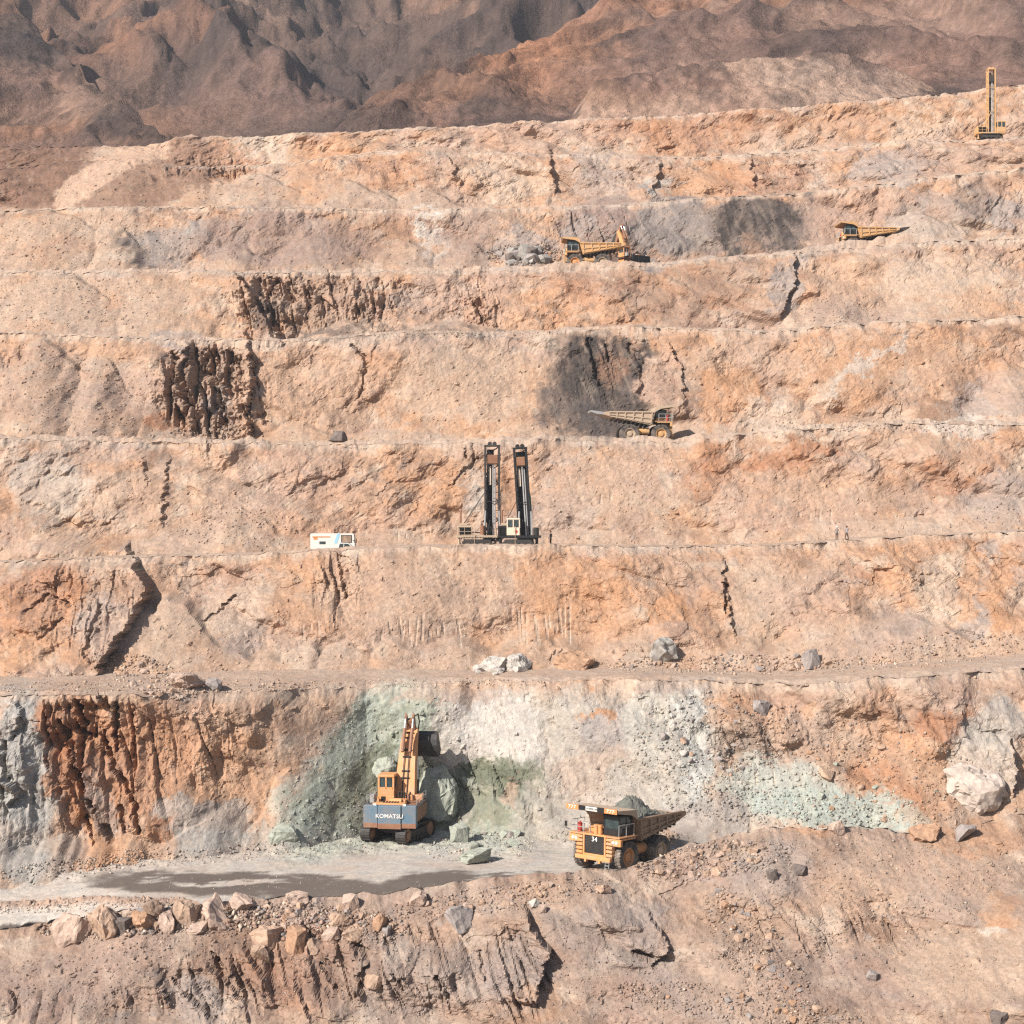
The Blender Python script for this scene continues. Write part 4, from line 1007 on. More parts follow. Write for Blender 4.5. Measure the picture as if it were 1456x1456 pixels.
TRUCK_CACHE = {}
def make_truck(loc, heading, label, number=None, body_mat=None, rim='yellow', tail_mat=None, pay=False, scale=1.0, paint_mat=None, fascia=True, group='mine dump trucks working on the benches'):
    """rigid dump truck, nose along its own +X; heading = direction of the nose"""
    Y = paint_mat or MY
    body_mat = body_mat or MBODY
    t = empty('dump_truck', loc, heading, scale)
    tag(t, label, 'dump truck', group)
    # running gear
    key = rim
    if key not in TRUCK_CACHE:
        TRUCK_CACHE[key] = (wheel_meshes(1.36, .80, {'yellow': MY, 'dusty': MYD}[rim]), wheel_meshes(1.36, .80, MTAN))
    (ty, wf), (ty2, wr) = TRUCK_CACHE[key]
    for s in (1, -1):
        w = part('wheel', wf, t, (2.55, s * 2.12, 1.36), (0, 0, 0 if s > 0 else math.pi)); part('tyre', ty, w)
        for yy in (2.28, 1.36):
            w = part('wheel', wr, t, (-2.0, s * yy, 1.36), (0, 0, 0 if s > 0 else math.pi)); part('tyre', ty2, w)
    m = MB()
    for s in (1, -1):
        m.box((.4, s * .62, 1.62), (7.4, .26, .62), bevel=.03)
    for x in (3.6, 1.3, -.4, -2.8): m.box((x, 0, 1.62), (.35, 1.1, .5))
    m.cyl((-2.0, -1.0, 1.36), (-2.0, 1.0, 1.36), .55, 16).cyl((2.55, -1.8, 1.36), (2.55, 1.8, 1.36), .22, 10)
    for s in (1, -1): m.cyl((2.55, s * 1.35, 1.2), (2.45, s * 1.2, 2.9), .2, 10).cyl((-2.3, s * .75, 1.5), (-2.6, s * .75, 2.7), .17, 10)
    m.build('chassis', MDK, t)
    for s in (1, -1):
        m = MB().cyl((.3, s * .95, 1.3), (-.25, s * .95, 2.4), .17, 10); m.build('hoist_cylinder', MDK, t)
    MB().cyl((-.7, 1.55, 1.75), (.95, 1.55, 1.75), .5, 18).box((.1, 1.15, 1.75), (1.2, .3, .5)).build('fuel_tank', Y, t)
    MB().cyl((-.6, -1.55, 1.75), (.9, -1.55, 1.75), .45, 18).build('hydraulic_tank', Y, t)
    # nose
    m = MB().box((3.35, 0, 2.3), (1.5, 2.35, 1.75), bevel=.05)
    m.build('hood', Y, t)
    m = MB()
    for s in (1, -1): m.box((4.16, s * 1.13, 2.3), (.16, .17, 1.85), bevel=.02)
    m.box((4.16, 0, 3.16), (.16, 2.1, .14), bevel=.02).box((4.16, 0, 1.46), (.16, 2.1, .16), bevel=.02)
    m.build('grille_surround', Y, t)
    m = MB().box((4.10, 0, 2.31), (.05, 2.1, 1.56))
    for k in range(12): m.box((4.145, 0, 1.6 + k * .127), (.05, 2.08, .045), rot=(0, .5, 0))
    g = m.build('grille', MDK, t)
    if number:
        lettering('number', number, .40, MLETTER, g, (4.215, 0.02, 2.78), (R(90), 0, R(90)), .012, 1.1)
    m = MB().box((4.28, 0, 1.22), (.42, 3.75, .36), bevel=.05)
    for s in (1, -1): m.box((4.35, s * .75, 1.0), (.3, .2, .3))
    m.build('bumper', Y, t)
    for s in (1, -1):
        m = MB()
        for k in range(5): m.box((4.12, s * 1.58, 1.58 + k * .33), (.28, .66, .22), bevel=.03)
        m.box((3.9, s * 1.58, 2.3), (.2, .7, 1.7)).build('step_tower', Y, t)
        m = MB().box((3.0, s * 2.15, 2.98), (2.1, 1.15, .14), bevel=.03).box((4.0, s * 2.2, 2.72), (.35, 1.1, .62), bevel=.04)
        m.build('fender', Y, t)
        for k in (0, 1):
            MB().cyl((4.14, s * (1.98 + k * .34), 2.74), (4.22, s * (1.98 + k * .34), 2.74), .13, 12).build('headlight', MLAMP, t)
    m = MB().box((2.95, 0, 3.14), (2.6, 5.4, .1), bevel=.02); m.build('deck', Y, t)
    m = MB()
    for yy in (1.35, 1.75): m.path([(4.45, yy, .45), (4.35, yy, 1.5)], .03, 6)
    for k in range(4): m.box((4.42, 1.55, .5 + k * .26), (.1, .42, .05))
    m.build('ladder', MSTEEL, t)
    # air cleaners, exhaust, extinguisher, guard rails
    for yy in (-.15, .28): MB().cyl((3.75, yy, 3.2), (3.75, yy, 3.85), .19, 14).cyl((3.75, yy, 3.85), (3.75, yy, 4.0), .22, 14).build('air_cleaner', Y, t)
    MB().box((2.6, -.6, 3.45), (1.4, 1.5, .5), bevel=.06).build('engine_cover', Y, t)
    MB().cyl((3.5, -2.1, 3.2), (3.5, -2.1, 3.95), .2, 12).cyl((3.5, -2.1, 3.95), (3.5, -2.1, 4.1), .08, 8).build('extinguisher', MRED, t)
    m = MB()
    for yy in (-2.6, -1.9, -1.2, -.5): m.cyl((4.15, yy, 3.18), (4.15, yy, 4.2), .035, 6)
    for zz in (3.7, 4.2): m.cyl((4.15, -2.6, zz), (4.15, -.5, zz), .035, 6).cyl((4.15, -2.6, zz), (2.2, -2.6, zz), .035, 6)
    for xx in (3.2, 2.2): m.cyl((xx, -2.6, 3.18), (xx, -2.6, 4.2), .035, 6)
    m.build('guard_rail', MSTEEL, t)
    m = MB().cyl((4.15, 2.55, 3.18), (4.15, 2.55, 4.2), .035, 6).cyl((4.15, 2.55, 4.2), (2.0, 2.55, 4.2), .035, 6).cyl((2.0, 2.55, 3.18), (2.0, 2.55, 4.2), .035, 6).cyl((3.1, 2.55, 3.18), (3.1, 2.55, 4.2), .035, 6)
    m.build('guard_rail', MSTEEL, t)
    for s in (1, -1):
        MB().path([(4.1, s * 2.6, 3.3), (4.4, s * 2.95, 3.5), (4.4, s * 2.95, 3.9)], .03, 6).box((4.4, s * 2.95, 3.85), (.08, .26, .45), bevel=.02).build('mirror', MBLK, t)
    # cab
    x0, x1, y0, y1, z0, z1 = 2.0, 3.75, .62, 2.3, 3.2, 4.95
    cb = MB().box(((x0 + x1) / 2, (y0 + y1) / 2, 3.52), (x1 - x0, y1 - y0, .64), bevel=.05).box(((x0 + x1) / 2, (y0 + y1) / 2, z1 - .08), (x1 - x0 + .12, y1 - y0 + .12, .18), bevel=.05)
    for xx in (x0 + .06, x1 - .06):
        for yy in (y0 + .06, y1 - .06): cb.box((xx, yy, 4.3), (.13, .13, 1.15))
    cb.box((2.75, y1 - .05, 4.3), (.1, .1, 1.1))
    cb.box((2.8, (y0 + y1) / 2 - .1, 3.95), (.5, .6, .9), bevel=.08)      # seat
    cab = cb.build('cab', MBLK, t)
    MB().box((x1 - .05, (y0 + y1) / 2, 4.32), (.03, y1 - y0 - .28, .98)).build('windscreen', MGLASS, cab)
    MB().box((3.2, y1 - .04, 4.32), (.78, .03, .95)).build('side_window', MGLASS, cab)
    MB().box((2.4, y1 - .04, 4.32), (.52, .03, .95)).build('side_window', MGLASS, cab)
    MB().box((2.9, y0 + .05, 4.32), (1.4, .03, .95)).build('side_window', MGLASS, cab)
    # dump body: one shell of plates, ribs outside
    m = MB()
    prof = [(1.05, 2.62), (1.72, 4.58), (-4.95, 4.55), (-5.75, 4.45), (-5.75, 4.12), (-4.2, 3.62)]
    for s in (1, -1):
        a, b = sorted((s * 2.62, s * 2.50)); m.prism(prof, a, b)
    m.prism([(1.05, 2.62), (1.2, 2.62), (-4.2, 3.72), (-5.75, 4.22), (-5.75, 4.08), (-4.2, 3.58)], -2.5, 2.5)
    m.prism([(1.05, 2.62), (1.2, 2.62), (1.98, 5.28), (1.86, 5.28)], -2.5, 2.5)
    bd = m.build('dump_body', body_mat, t)
    m = MB().prism([(1.86, 5.24), (4.62, 5.38), (4.62, 5.50), (1.80, 5.36)], -2.72, 2.72)
    for s in (1, -1):
        a, b = sorted((s * 2.72, s * 2.60)); m.prism([(1.60, 4.45), (1.86, 5.24), (4.6, 5.38), (4.6, 5.26), (2.5, 4.95)], a, b)
    for yy in (-1.5, -.5, .5, 1.5): m.box((3.2, yy, 5.22), (2.5, .12, .12), rot=(0, -.05, 0))
    cn = m.build('canopy', body_mat if not number else MTAN, bd)
    for s in (1, -1):
        m = MB()
        m.box((-1.65, s * 2.70, 4.47), (6.7, .17, .2), bevel=.03)
        m.prism([(1.22, 2.98), (-4.6, 3.93), (-4.6, 3.79), (1.18, 2.80)], *sorted((s * 2.625, s * 2.76)))
        m.prism([(1.38, 3.62), (-5.0, 4.20), (-5.0, 4.08), (1.34, 3.48)], *sorted((s * 2.625, s * 2.75)))
        m.build('side_rail', body_mat, bd)
        for k, xx in enumerate((1.0, -.4, -1.6, -2.8, -4.0)):
            zb_ = 2.75 + (1.05 - xx) * .165
            MB().box((xx + .12, s * 2.69, (zb_ + 4.4) / 2), (.18, .14, 4.4 - zb_), rot=(0, .12, 0)).build('rib', body_mat, bd)
    for k in range(9):
        xx = .7 - k * .62
        zz = 2.66 + (1.05 - xx) * .185
        MB().box((xx, 0, zz - .16), (.2, 4.9, .32), rot=(0, .18, 0)).build('floor_bolster', MDK, bd)
    if tail_mat:
        m = MB().prism([(-4.6, 3.82), (-5.8, 4.14), (-6.7, 4.22), (-7.6, 4.52), (-7.6, 4.74), (-6.6, 4.62), (-5.8, 4.5), (-4.7, 4.42)], -2.3, 2.3)
        m.build('tail_chute', tail_mat, bd)
    if fascia:
        f = MB().box((4.655, 0, 5.42), (.06, 5.46, .42), bevel=.01).build('fascia', MBLK, bd)
        for s in (1, -1):
            MB().box((4.70, s * 2.05, 5.42), (.04, 1.34, .42), bevel=.008).build('fascia_panel', MORG, bd)
            lettering('fascia_lettering', '777', .27, MLETTER, bd, (4.735, s * 2.05, 5.42), (R(90), 0, R(90)), .008, 1.5)
        MB().box((4.70, 0, 5.42), (.04, 1.25, .36), bevel=.008).build('fascia_panel', MWHT, bd)
        lettering('fascia_lettering', 'CATERPILLAR', .15, MLDARK, bd, (4.735, 0, 5.42), (R(90), 0, R(90)), .006, 1.0)
    return t

# ------------------------------------------------------------------ excavator
def make_track(length, height, width):
    r = height / 2
    pts = []
    n = 12
    L2 = length / 2 - r
    for k in range(n + 1):
        a = math.pi / 2 + math.pi * k / n
        pts.append((-L2 + r * math.cos(a), r + r * math.sin(a)))
    for k in range(n + 1):
        a = -math.pi / 2 + math.pi * k / n
        pts.append((L2 + r * math.cos(a), r + r * math.sin(a)))
    m = MB()
    # shoes all the way round
    per = [Vector((p[0], p[1])) for p in pts] + [Vector(pts[0])]
    d = 0; seg = []
    for a, b in zip(per[:-1], per[1:]):
        l = (b - a).length
        k = 0
        seg.append((d, a, b, l)); d += l
    N = int(d / .33)
    for k in range(N):
        s = d * k / N
        for q, a, b, l in seg:
            if q <= s < q + l + 1e-6 and l > 1e-6:
                p = a + (b - a) * ((s - q) / l); t = (b - a).normalized()
                ang = math.atan2(t.y, t.x)
                m.box((0, p.x, p.y), (width, .30, .09), rot=(ang, 0, 0))
                nrm = Vector((-t.y, t.x))
                c_ = p - nrm * .06 if nrm.dot(p - Vector((0, r))) < 0 else p + nrm * .06
                m.box((0, c_.x, c_.y), (width, .05, .10), rot=(ang, 0, 0))
                break
    return m, L2, r

def make_excavator(loc, heading, label, scale=1.0, track_turn=0.0, cw_mat=None, brand=True):
    """large hydraulic backhoe; forward along its own +Y"""
    e = empty('excavator', loc, heading, scale)
    tag(e, label, 'excavator')
    for s in (-1, 1):
        m, L2, r = make_track(6.9, 1.75, 1.15)
        tr = m.build('track', MDK, e)
        tr.location = Matrix.Rotation(track_turn, 3, 'Z') @ Vector((s * 2.15, 0, 0)); tr.rotation_euler = (0, 0, track_turn)
        m = MB()
        m.cyl((-.42, -L2, r), (.42, -L2, r), r * .82, 22).cyl((-.55, -L2, r), (.55, -L2, r), r * .45, 16)
        m.build('sprocket', MRUST_SHADE, tr)
        m = MB().cyl((-.42, L2, r), (.42, L2, r), r * .82, 22); m.build('idler', MRUST_SHADE, tr)
        m = MB().box((0, 0, r), (.7, L2 * 2 - .6, .75), bevel=.08)
        for k in range(6): m.cyl((-.45, -L2 + .8 + k * (2 * L2 - 1.6) / 5, .34), (.45, -L2 + .8 + k * (2 * L2 - 1.6) / 5, .34), .25, 12)
        m.build('track_frame', MDK, tr)
    c = MB().box((0, 0, 1.1), (3.4, 2.4, .8), bevel=.1).cyl((0, 0, 1.3), (0, 0, 1.95), 1.5, 28)
    cbd = c.build('carbody', MDK, e); cbd.rotation_euler = (0, 0, track_turn)
    # house
    m = MB().box((0, -.3, 2.05), (4.6, 6.2, .45), bevel=.05)
    m.box((1.75, -.2, 3.1), (1.9, 5.2, 1.75), bevel=.08).box((-1.75, -1.6, 3.05), (1.9, 2.4, 1.65), bevel=.08).box((0, -1.9, 3.1), (2.4, 2.0, 1.75), bevel=.08)
    h = m.build('house', MRUST_SHADE, e)  # brown in place of yellow: shade on the house sides put into the colour
    m = MB().box((-.1, -3.0, 4.15), (3.2, 1.0, .28), bevel=.05).box((.6, -1.6, 4.2), (1.4, 1.2, .5), bevel=.06).cyl((-.4, -2.2, 4.35), (.9, -2.2, 4.35), .3, 14)
    m.box((-1.7, -2.6, 4.05), (.9, 1.1, .26), bevel=.04)
    m.build('engine_cover', MY, e)
    MB().cyl((1.4, -1.2, 4.0), (1.4, -1.2, 5.0), .13, 12).build('exhaust', MRUST_SHADE, e)
    m = MB().box((0, -3.72, 2.92), (2.5, .95, 2.45), bevel=.07)
    for s in (1, -1):
        m.prism([(s * 1.26, -4.17), (s * 2.85, -3.95), (s * 2.85, -3.3), (s * 1.26, -3.3)], 0, 1) if False else None
        m.box((s * 2.05, -3.62, 2.98), (1.58, .85, 2.32), rot=(0, 0, s * .05), bevel=.07)
    cw = m.build('counterweight', cw_mat or MBLUE, e)
    if brand:
        lettering('lettering', 'KOMATSU', .42, MLETTER, cw, (0, -4.215, 3.05), (R(90), 0, 0), .01, 1.06)
    MB().box((0, -4.21, 2.0), (2.48, .05, .55), bevel=.015).build('wear_plate', MRUST_SHADE, cw)
    for s in (1, -1):
        MB().box((s * 2.06, -4.05, 2.05), (1.5, .05, .5), rot=(0, 0, s * .05), bevel=.015).build('wear_plate', MRUST_SHADE, cw)
        MB().box((s * 1.6, -3.95, 4.22), (.3, .16, .2), bevel=.03).build('rear_lamp', MLAMP, e)
        MB().box((s * 2.72, -.4, 3.98), (.6, 4.8, .08)).build('catwalk', MDK, e)
    m = MB()
    for k in range(6): m.box((-.9 + k * .3, -2.75, 4.34), (.1, .7, .08))
    m.build('engine_grille', MBLK, e)
    for k, s in enumerate((-.45, -.15, .15, .75)):
        MB().path([(.45 + s, .2, 4.0), (.45 + s, .5, 4.9), (.45 + s, 1.0, 4.6)], .07, 7).build('hose', MBLK, e)
    MB().box((1.9, 1.6, 4.25), (1.1, 1.2, .55), bevel=.06).build('tool_box', MY, e)
    MB().box((-2.45, -1.3, 4.45), (.5, .9, .9), bevel=.04).build('air_intake', MGREYS, e)
    # cab on its riser
    m = MB().box((-1.35, 1.0, 3.4), (1.9, 2.2, 2.2), bevel=.05); m.build('cab_riser', MY, e)
    x0, x1, y0, y1, z0, z1 = -2.25, -.45, .05, 2.1, 4.5, 6.75
    m = MB().box((-1.35, 1.07, 4.85), (1.8, 2.05, .75), bevel=.04).box((-1.35, 1.07, 6.62), (1.86, 2.15, .3), bevel=.06)
    for xx in (x0 + .1, x1 - .1):
        for yy in (y0 + .1, y1 - .1): m.box((xx, yy, 5.8), (.2, .2, 1.5))
    m.box((-1.35, y0 + .07, 5.8), (.16, .14, 1.5)).box((-1.35, y0 + .06, 5.3), (1.6, .12, .25))
    cab = m.build('cab', MY, e)
    for xx in (-1.72, -.98): MB().box((xx, y0 + .10, 5.9), (.52, .04, 1.0)).build('window', MGLASS, cab)
    for xx in (x0 + .05, x1 - .05): MB().box((xx, 1.05, 5.85), (.04, 1.6, 1.1)).build('window', MGLASS, cab)
    MB().box((-1.35, y1 - .06, 5.85), (1.3, .04, 1.2)).build('window', MGLASS, cab)
    MB().box((-1.6, -.12, 4.25), (.5, .03, .45)).build('vent', MBLK, e)
    m = MB()
    for xx in (-2.7, -2.1): m.cyl((xx, -2.9, 4.0), (xx, -2.9, 5.0), .03, 6)
    m.cyl((-2.7, -2.9, 5.0), (-2.1, -2.9, 5.0), .03, 6).path([(-2.7, -2.9, 5.0), (-2.7, .5, 5.0), (-2.7, .5, 4.0)], .03, 6).cyl((-2.7, -1.2, 4.0), (-2.7, -1.2, 5.0), .03, 6)
    m.build('handrail', MSTEEL, e)
    m = MB()
    for yy in (-2.6, -1.0, .6, 2.2): m.cyl((2.6, yy, 4.0), (2.6, yy, 4.9), .03, 6)
    m.cyl((2.6, -2.6, 4.9), (2.6, 2.2, 4.9), .03, 6).cyl((2.6, -2.6, 4.5), (2.6, 2.2, 4.5), .03, 6)
    m.build('handrail', MSTEEL, e)
    # boom: box girder in the plane x = .45
    bx = .45
    spine = [(1.4, 3.4, 1.05), (2.0, 5.2, 1.35), (2.7, 7.4, 1.35), (3.6, 9.6, 1.1), (4.6, 11.2, .75)]
    def girder(spine, wid, bx):
        A, B = [], []
        for i, (y, z, th) in enumerate(spine):
            y2, z2 = spine[min(i + 1, len(spine) - 1)][:2]; y1, z1 = spine[max(i - 1, 0)][:2]
            d = Vector((y2 - y1, z2 - z1)).normalized(); n = Vector((-d.y, d.x))
            A.append((y + n.x * th / 2, z + n.y * th / 2)); B.append((y - n.x * th / 2, z - n.y * th / 2))
        return MB().prism(A + B[::-1], bx - wid / 2, bx + wid / 2, axis='X')
    m = girder(spine, 1.75, bx)
    for v in m.bm.verts:
        k_ = 1.30 - .40 * min(max((v.co.z - 4.0) / 7.0, 0), 1)
        v.co.x = bx + (v.co.x - bx) * k_
    bm_ = m.build('boom', MY, e)
    m = MB()
    for k, (y, z, th) in enumerate(spine[:-1]):
        for s in (.33, .66):
            y2, z2, t2 = spine[k + 1]
            yy, zz = y + (y2 - y) * s, z + (z2 - z) * s
            m.box((bx, yy - th * .47, zz + th * .22), (.9, .12, .16), rot=(.35, 0, 0))
    for s in (-.25, .25): m.path([(bx + s, .95, 3.9), (bx + s, 1.28, 5.6), (bx + s, 1.95, 7.75), (bx + s, 2.95, 10.0)], .05, 6)
    m.build('hose', MDK, bm_)
    for s in (-1, 1):
        MB().box((bx + s * .95, 1.4, 3.6), (.25, 1.1, 1.7), bevel=.06).build('boom_bracket', MRUST_SHADE, e)
        MB().cyl((bx + s * 1.0, 2.6, 2.9), (bx + s * 1.0, 3.0, 5.9), .24, 14).build('boom_cylinder', MDK, e)
        MB().cyl((bx + s * 1.0, 3.0, 5.9), (bx + s * 1.0, 3.3, 8.1), .13, 12).build('cylinder_rod', MSTEEL, e)
        MB().cyl((bx + s * .42, 2.0, 9.0), (bx + s * .42, 3.2, 11.4), .2, 12).build('arm_cylinder', MRUST_SHADE, e)
        MB().cyl((bx + s * .42, 3.2, 11.4), (bx + s * .42, 3.75, 12.5), .1, 10).build('cylinder_rod', MSTEEL, e)
        MB().prism([(4.15, 10.7), (5.1, 10.9), (4.4, 12.3), (3.9, 13.0), (3.55, 12.6)], *sorted((bx + s * .30, bx + s * .52)), axis='X').build('arm_lug', MRUST_SHADE, e)
    # arm hanging from the boom top, bucket curled at its end
    sp2 = [(3.95, 12.3, .5), (4.6, 11.2, .95), (5.25, 9.6, .85), (5.8, 7.9, .55)]
    arm = girder(sp2, .95, bx).build('arm', MRUST_SHADE, e)
    MB().path([(bx + .55, 3.6, 12.7), (bx + .85, 4.2, 12.9), (bx + .9, 4.7, 12.0), (bx + .7, 4.9, 11.0)], .07, 6).build('hose', MBLK, arm)
    MB().cyl((bx + .1, 4.9, 12.2), (bx + .1, 6.1, 10.0), .2, 12).build('bucket_cylinder', MSTEEL, e)
    m = MB()
    prof = []
    for k in range(10):
        a = R(-70 + k * 24); prof.append((6.6 - 1.45 * math.cos(a), 9.4 - 1.5 * math.sin(a)))
    inner = [(6.6 + (y - 6.6) * .93, 9.4 + (z - 9.4) * .93) for y, z in prof]
    m.prism(prof + inner[::-1], bx - .2, bx + 2.6, axis='X')
    for xx in (bx - .2, bx + 2.6): m.prism(prof, *sorted((xx, xx + .1)), axis='X')
    bk = m.build('bucket', MDK, e)
    for k in range(5):
        xx = bx + .05 + k * .58
        MB().box((xx, prof[-1][0] + .25, prof[-1][1] - .05), (.2, .6, .16), bevel=.03).build('tooth', MGREYS, bk)
    return e

# ------------------------------------------------------------------ drill rigs
def make_drill(loc, heading, label, height, lean=0.0, mast_w=1.5, mast_mat=None, deck_mat=None, cab_mat=None, cab_side=1, scale=1.0, colour='dark', mast_x=.95, group='blast hole drill rigs'):
    """crawler blast hole drill, long side along its own X, mast upright near one end"""
    mast_mat = mast_mat or MDK; deck_mat = deck_mat or MTAN
    d = empty('drill_rig', loc, heading, scale)
    tag(d, label, 'drill rig', group)
    for s in (-1, 1):
        m, L2, r = make_track(4.4, .95, .55)
        tr = m.build('track', MBLK, d); tr.location = (-.4 * cab_side, s * 1.25, 0); tr.rotation_euler = (0, 0, R(90))
        m = MB().box((0, 0, r), (.4, L2 * 2, .5), bevel=.05)
        for k in range(5): m.cyl((-.3, -L2 + k * L2 / 2, .3), (.3, -L2 + k * L2 / 2, .3), .2, 10)
        m.build('track_frame', MDK, tr)
    MB().box((-.3 * cab_side, 0, 1.1), (5.4, 2.7, .3), bevel=.04).build('deck', deck_mat, d)
    # engine house with radiator and stack
    ex = -2.0 * cab_side
    MB().box((ex, .1, 1.85), (1.9, 2.2, 1.2), bevel=.06).build('engine_house', deck_mat, d)
    m = MB().box((ex, -1.03, 1.85), (1.5, .06, .9))
    for k in range(6): m.box((ex, -1.08, 1.5 + k * .14), (1.45, .05, .04))
    m.build('radiator', MBLK, d)
    MB().cyl((ex - .5 * cab_side, 0, 2.4), (ex - .5 * cab_side, 0, 4.3), .13, 10).cyl((ex - .5 * cab_side, 0, 4.3), (ex - .35 * cab_side, 0, 4.5), .13, 10).build('exhaust', MRUST_SHADE, d)
    MB().cyl((ex + .5 * cab_side, -.5, 2.45), (ex + .5 * cab_side, .7, 2.45), .3, 14).build('compressor_tank', deck_mat, d)
    m = MB()
    for xx in (-2.9, -2.0, -1.1): m.cyl((xx * cab_side, -1.3, 1.2), (xx * cab_side, -1.3, 2.3), .03, 6)
    for zz in (1.75, 2.3): m.cyl((-2.9 * cab_side, -1.3, zz), (-1.1 * cab_side, -1.3, zz), .03, 6)
    m.build('handrail', deck_mat, d)
    if colour == 'dark':
        MB().box((ex + .1 * cab_side, .2, 2.62), (1.3, 1.4, .34), bevel=.04).build('air_filter_box', MTAN, d)
        MB().cyl((mast_x * cab_side - 1.25, -1.05, 1.35), (mast_x * cab_side - 1.25, -1.05, 2.5), .3, 14).build('oil_drum', MRUST_SHADE, d)
        MB().box((mast_x * cab_side + 1.35, -.3, 1.75), (.7, 1.6, 1.0), bevel=.05).build('control_cabinet', MDK, d)
        m = MB()
        for yy in (-1.5, -1.2): m.cyl((ex + 1.25 * cab_side, yy, 0.05), (ex + 1.25 * cab_side, yy, 2.4), .035, 6)
        for k in range(7): m.cyl((ex + 1.25 * cab_side, -1.5, .3 + k * .3), (ex + 1.25 * cab_side, -1.2, .3 + k * .3), .03, 5)
        m.build('ladder', MTAN, d)
        MB().path([(ex, -.9, 2.4), (ex + .6 * cab_side, -1.2, 1.7), (mast_x * cab_side - .6, -1.0, 1.5), (mast_x * cab_side - .3, -.6, 3.2)], .07, 6).build('hose', MBLK, d)
        MB().cyl((ex - .3 * cab_side, .5, 2.4), (mast_x * cab_side, .5, .9 + height * .62), .05, 6).build('stay_cable', MDK, d)
        for k in (-1, 1): MB().cyl((mast_x * cab_side + k * .55 * mast_w, -.75, 1.3), (mast_x * cab_side + k * .5 * mast_w, -.62, .9 + height * .30), .11, 8).build('mast_ram', MGREYS, d)
    # levelling jacks
    for xx in (-2.7, 1.9):
        for yy in (-1.05, 1.05):
            MB().cyl((xx * cab_side, yy, .2), (xx * cab_side, yy, 2.2), .13, 10).cyl((xx * cab_side, yy, 0), (xx * cab_side, yy, .14), .36, 12).build('levelling_jack', deck_mat, d)
    # cab
    if cab_mat:
        cx = (mast_x - 1.45) * cab_side if colour == 'dark' else 1.7 * cab_side
        cy = -.65
        m = MB().box((cx, cy, 1.75), (1.65, 1.5, 1.0), bevel=.05).box((cx, cy, 3.3), (1.7, 1.55, .2), bevel=.05)
        for a in (-.76, 0, .76):
            for b in (-.68, .68): m.box((cx + a, cy + b, 2.75), (.14, .14, 1.1))
        cab = m.build('cab', cab_mat, d)
        for a in (-.38, .38): MB().box((cx + a, cy - .68, 2.75), (.60, .04, .85)).build('window', MGLASS, cab)
        for a in (-.78, .78): MB().box((cx + a, cy, 2.75), (.04, 1.1, .85)).build('window', MGLASS, cab)
        if colour == 'dark':
            MB().cyl((cx + .35, cy - .78, 1.75), (cx + .35, cy - .74, 1.75), .2, 16).build('emblem', MRED, cab)
    # mast: four chords, lacing, crown, drill pipe and head
    ms = empty('mast_foot', (0, 0, 0)); bpy.data.objects.remove(ms)
    mx = mast_x * cab_side
    w, dp = mast_w / 2, .55
    H = height
    m = MB()
    for a in (-w, w):
        for b in (-dp, dp): m.box((mx + a, b, .9 + H / 2), (.24, .24, H))
    n = int(H / 1.1)
    for k in range(n):
        z0, z1 = .9 + H * k / n, .9 + H * (k + 1) / n
        for a in (-w, w):
            m.cyl((mx + a, -dp, z0), (mx + a, dp, z1), .075, 5).cyl((mx + a, dp, z0), (mx + a, -dp, z0), .075, 5)
        s = 1 if k % 2 else -1
        m.cyl((mx - w * s, dp, z0), (mx + w * s, dp, z1), .08, 5).cyl((mx - w, dp, z0), (mx + w, dp, z0), .045, 5)
        if k % 4 == 0: m.cyl((mx - w, -dp, z0), (mx + w, -dp, z0), .05, 5)
    mast = m.build('mast', mast_mat, d)
    def at_mast(mb, nm, mt):
        return mb.build(nm, mt, mast)
    at_mast(MB().box((mx - (.22 if lean == 0 else 0), dp - .12, .9 + H * .5), (mast_w * (.5 if lean == 0 else .8), .1, H * .94)), 'mast_panel', MBLK if colour == 'dark' else MDK)
    at_mast(MB().box((mx, 0, .9 + H + .1), (mast_w + .3, 1.3, .22), bevel=.04).cyl((mx - .3, -.2, .9 + H + .35), (mx - .3, .2, .9 + H + .35), .28, 14).cyl((mx + .3, -.2, .9 + H + .35), (mx + .3, .2, .9 + H + .35), .28, 14), 'crown_block', mast_mat)
    at_mast(MB().box((mx, -.15, .9 + H * .86), (mast_w - .35, .8, H * .10), bevel=.06), 'rotary_head', MDK if colour != 'dark' else MRUST_SHADE)
    at_mast(MB().cyl((mx + .12, -.25, 1.0), (mx + .12, -.25, .9 + H * .82), .10, 10), 'drill_pipe', MSTEEL)
    at_mast(MB().cyl((mx + .38, -.2, 1.3), (mx + .38, -.2, .9 + H * .78), .085, 10), 'drill_pipe', MGREYS)
    at_mast(MB().box((mx - .28, -.1, .9 + H * .68), (.30, .3, H * .2), bevel=.03), 'feed_cylinder', MCREAM)
    at_mast(MB().box((mx - w + .22, .15, .9 + H * .42), (.34, .5, H * .5), bevel=.03), 'pipe_rack', MBLK)
    at_mast(MB().path([(mx + w + .05, -.4, .9 + H * .55), (mx + w + .22, -.45, .9 + H * .45), (mx + w + .2, -.45, .9 + H * .2), (mx + w, -.4, 1.6)], .06, 6), 'hose', MCREAM if lean == 0 else MGREENP)
    for b in (-.6, .6):
        MB().cyl((mx - 2.0 * cab_side, b, 1.3), (mx - .2 * cab_side, b, .9 + H * .34), .08, 8).build('mast_brace', mast_mat, d) if colour != 'dark' else None
    MB().box((mx, -.1, .75), (mast_w + .5, 1.9, .55), bevel=.05).build('dust_hood', MBLK, d)
    # lean of the mast about its foot
    mast.rotation_euler = (0, lean, 0)
    mast.location = Vector((mx, 0, 1.0)) - Matrix.Rotation(lean, 3, 'Y') @ Vector((mx, 0, 1.0))
    return d

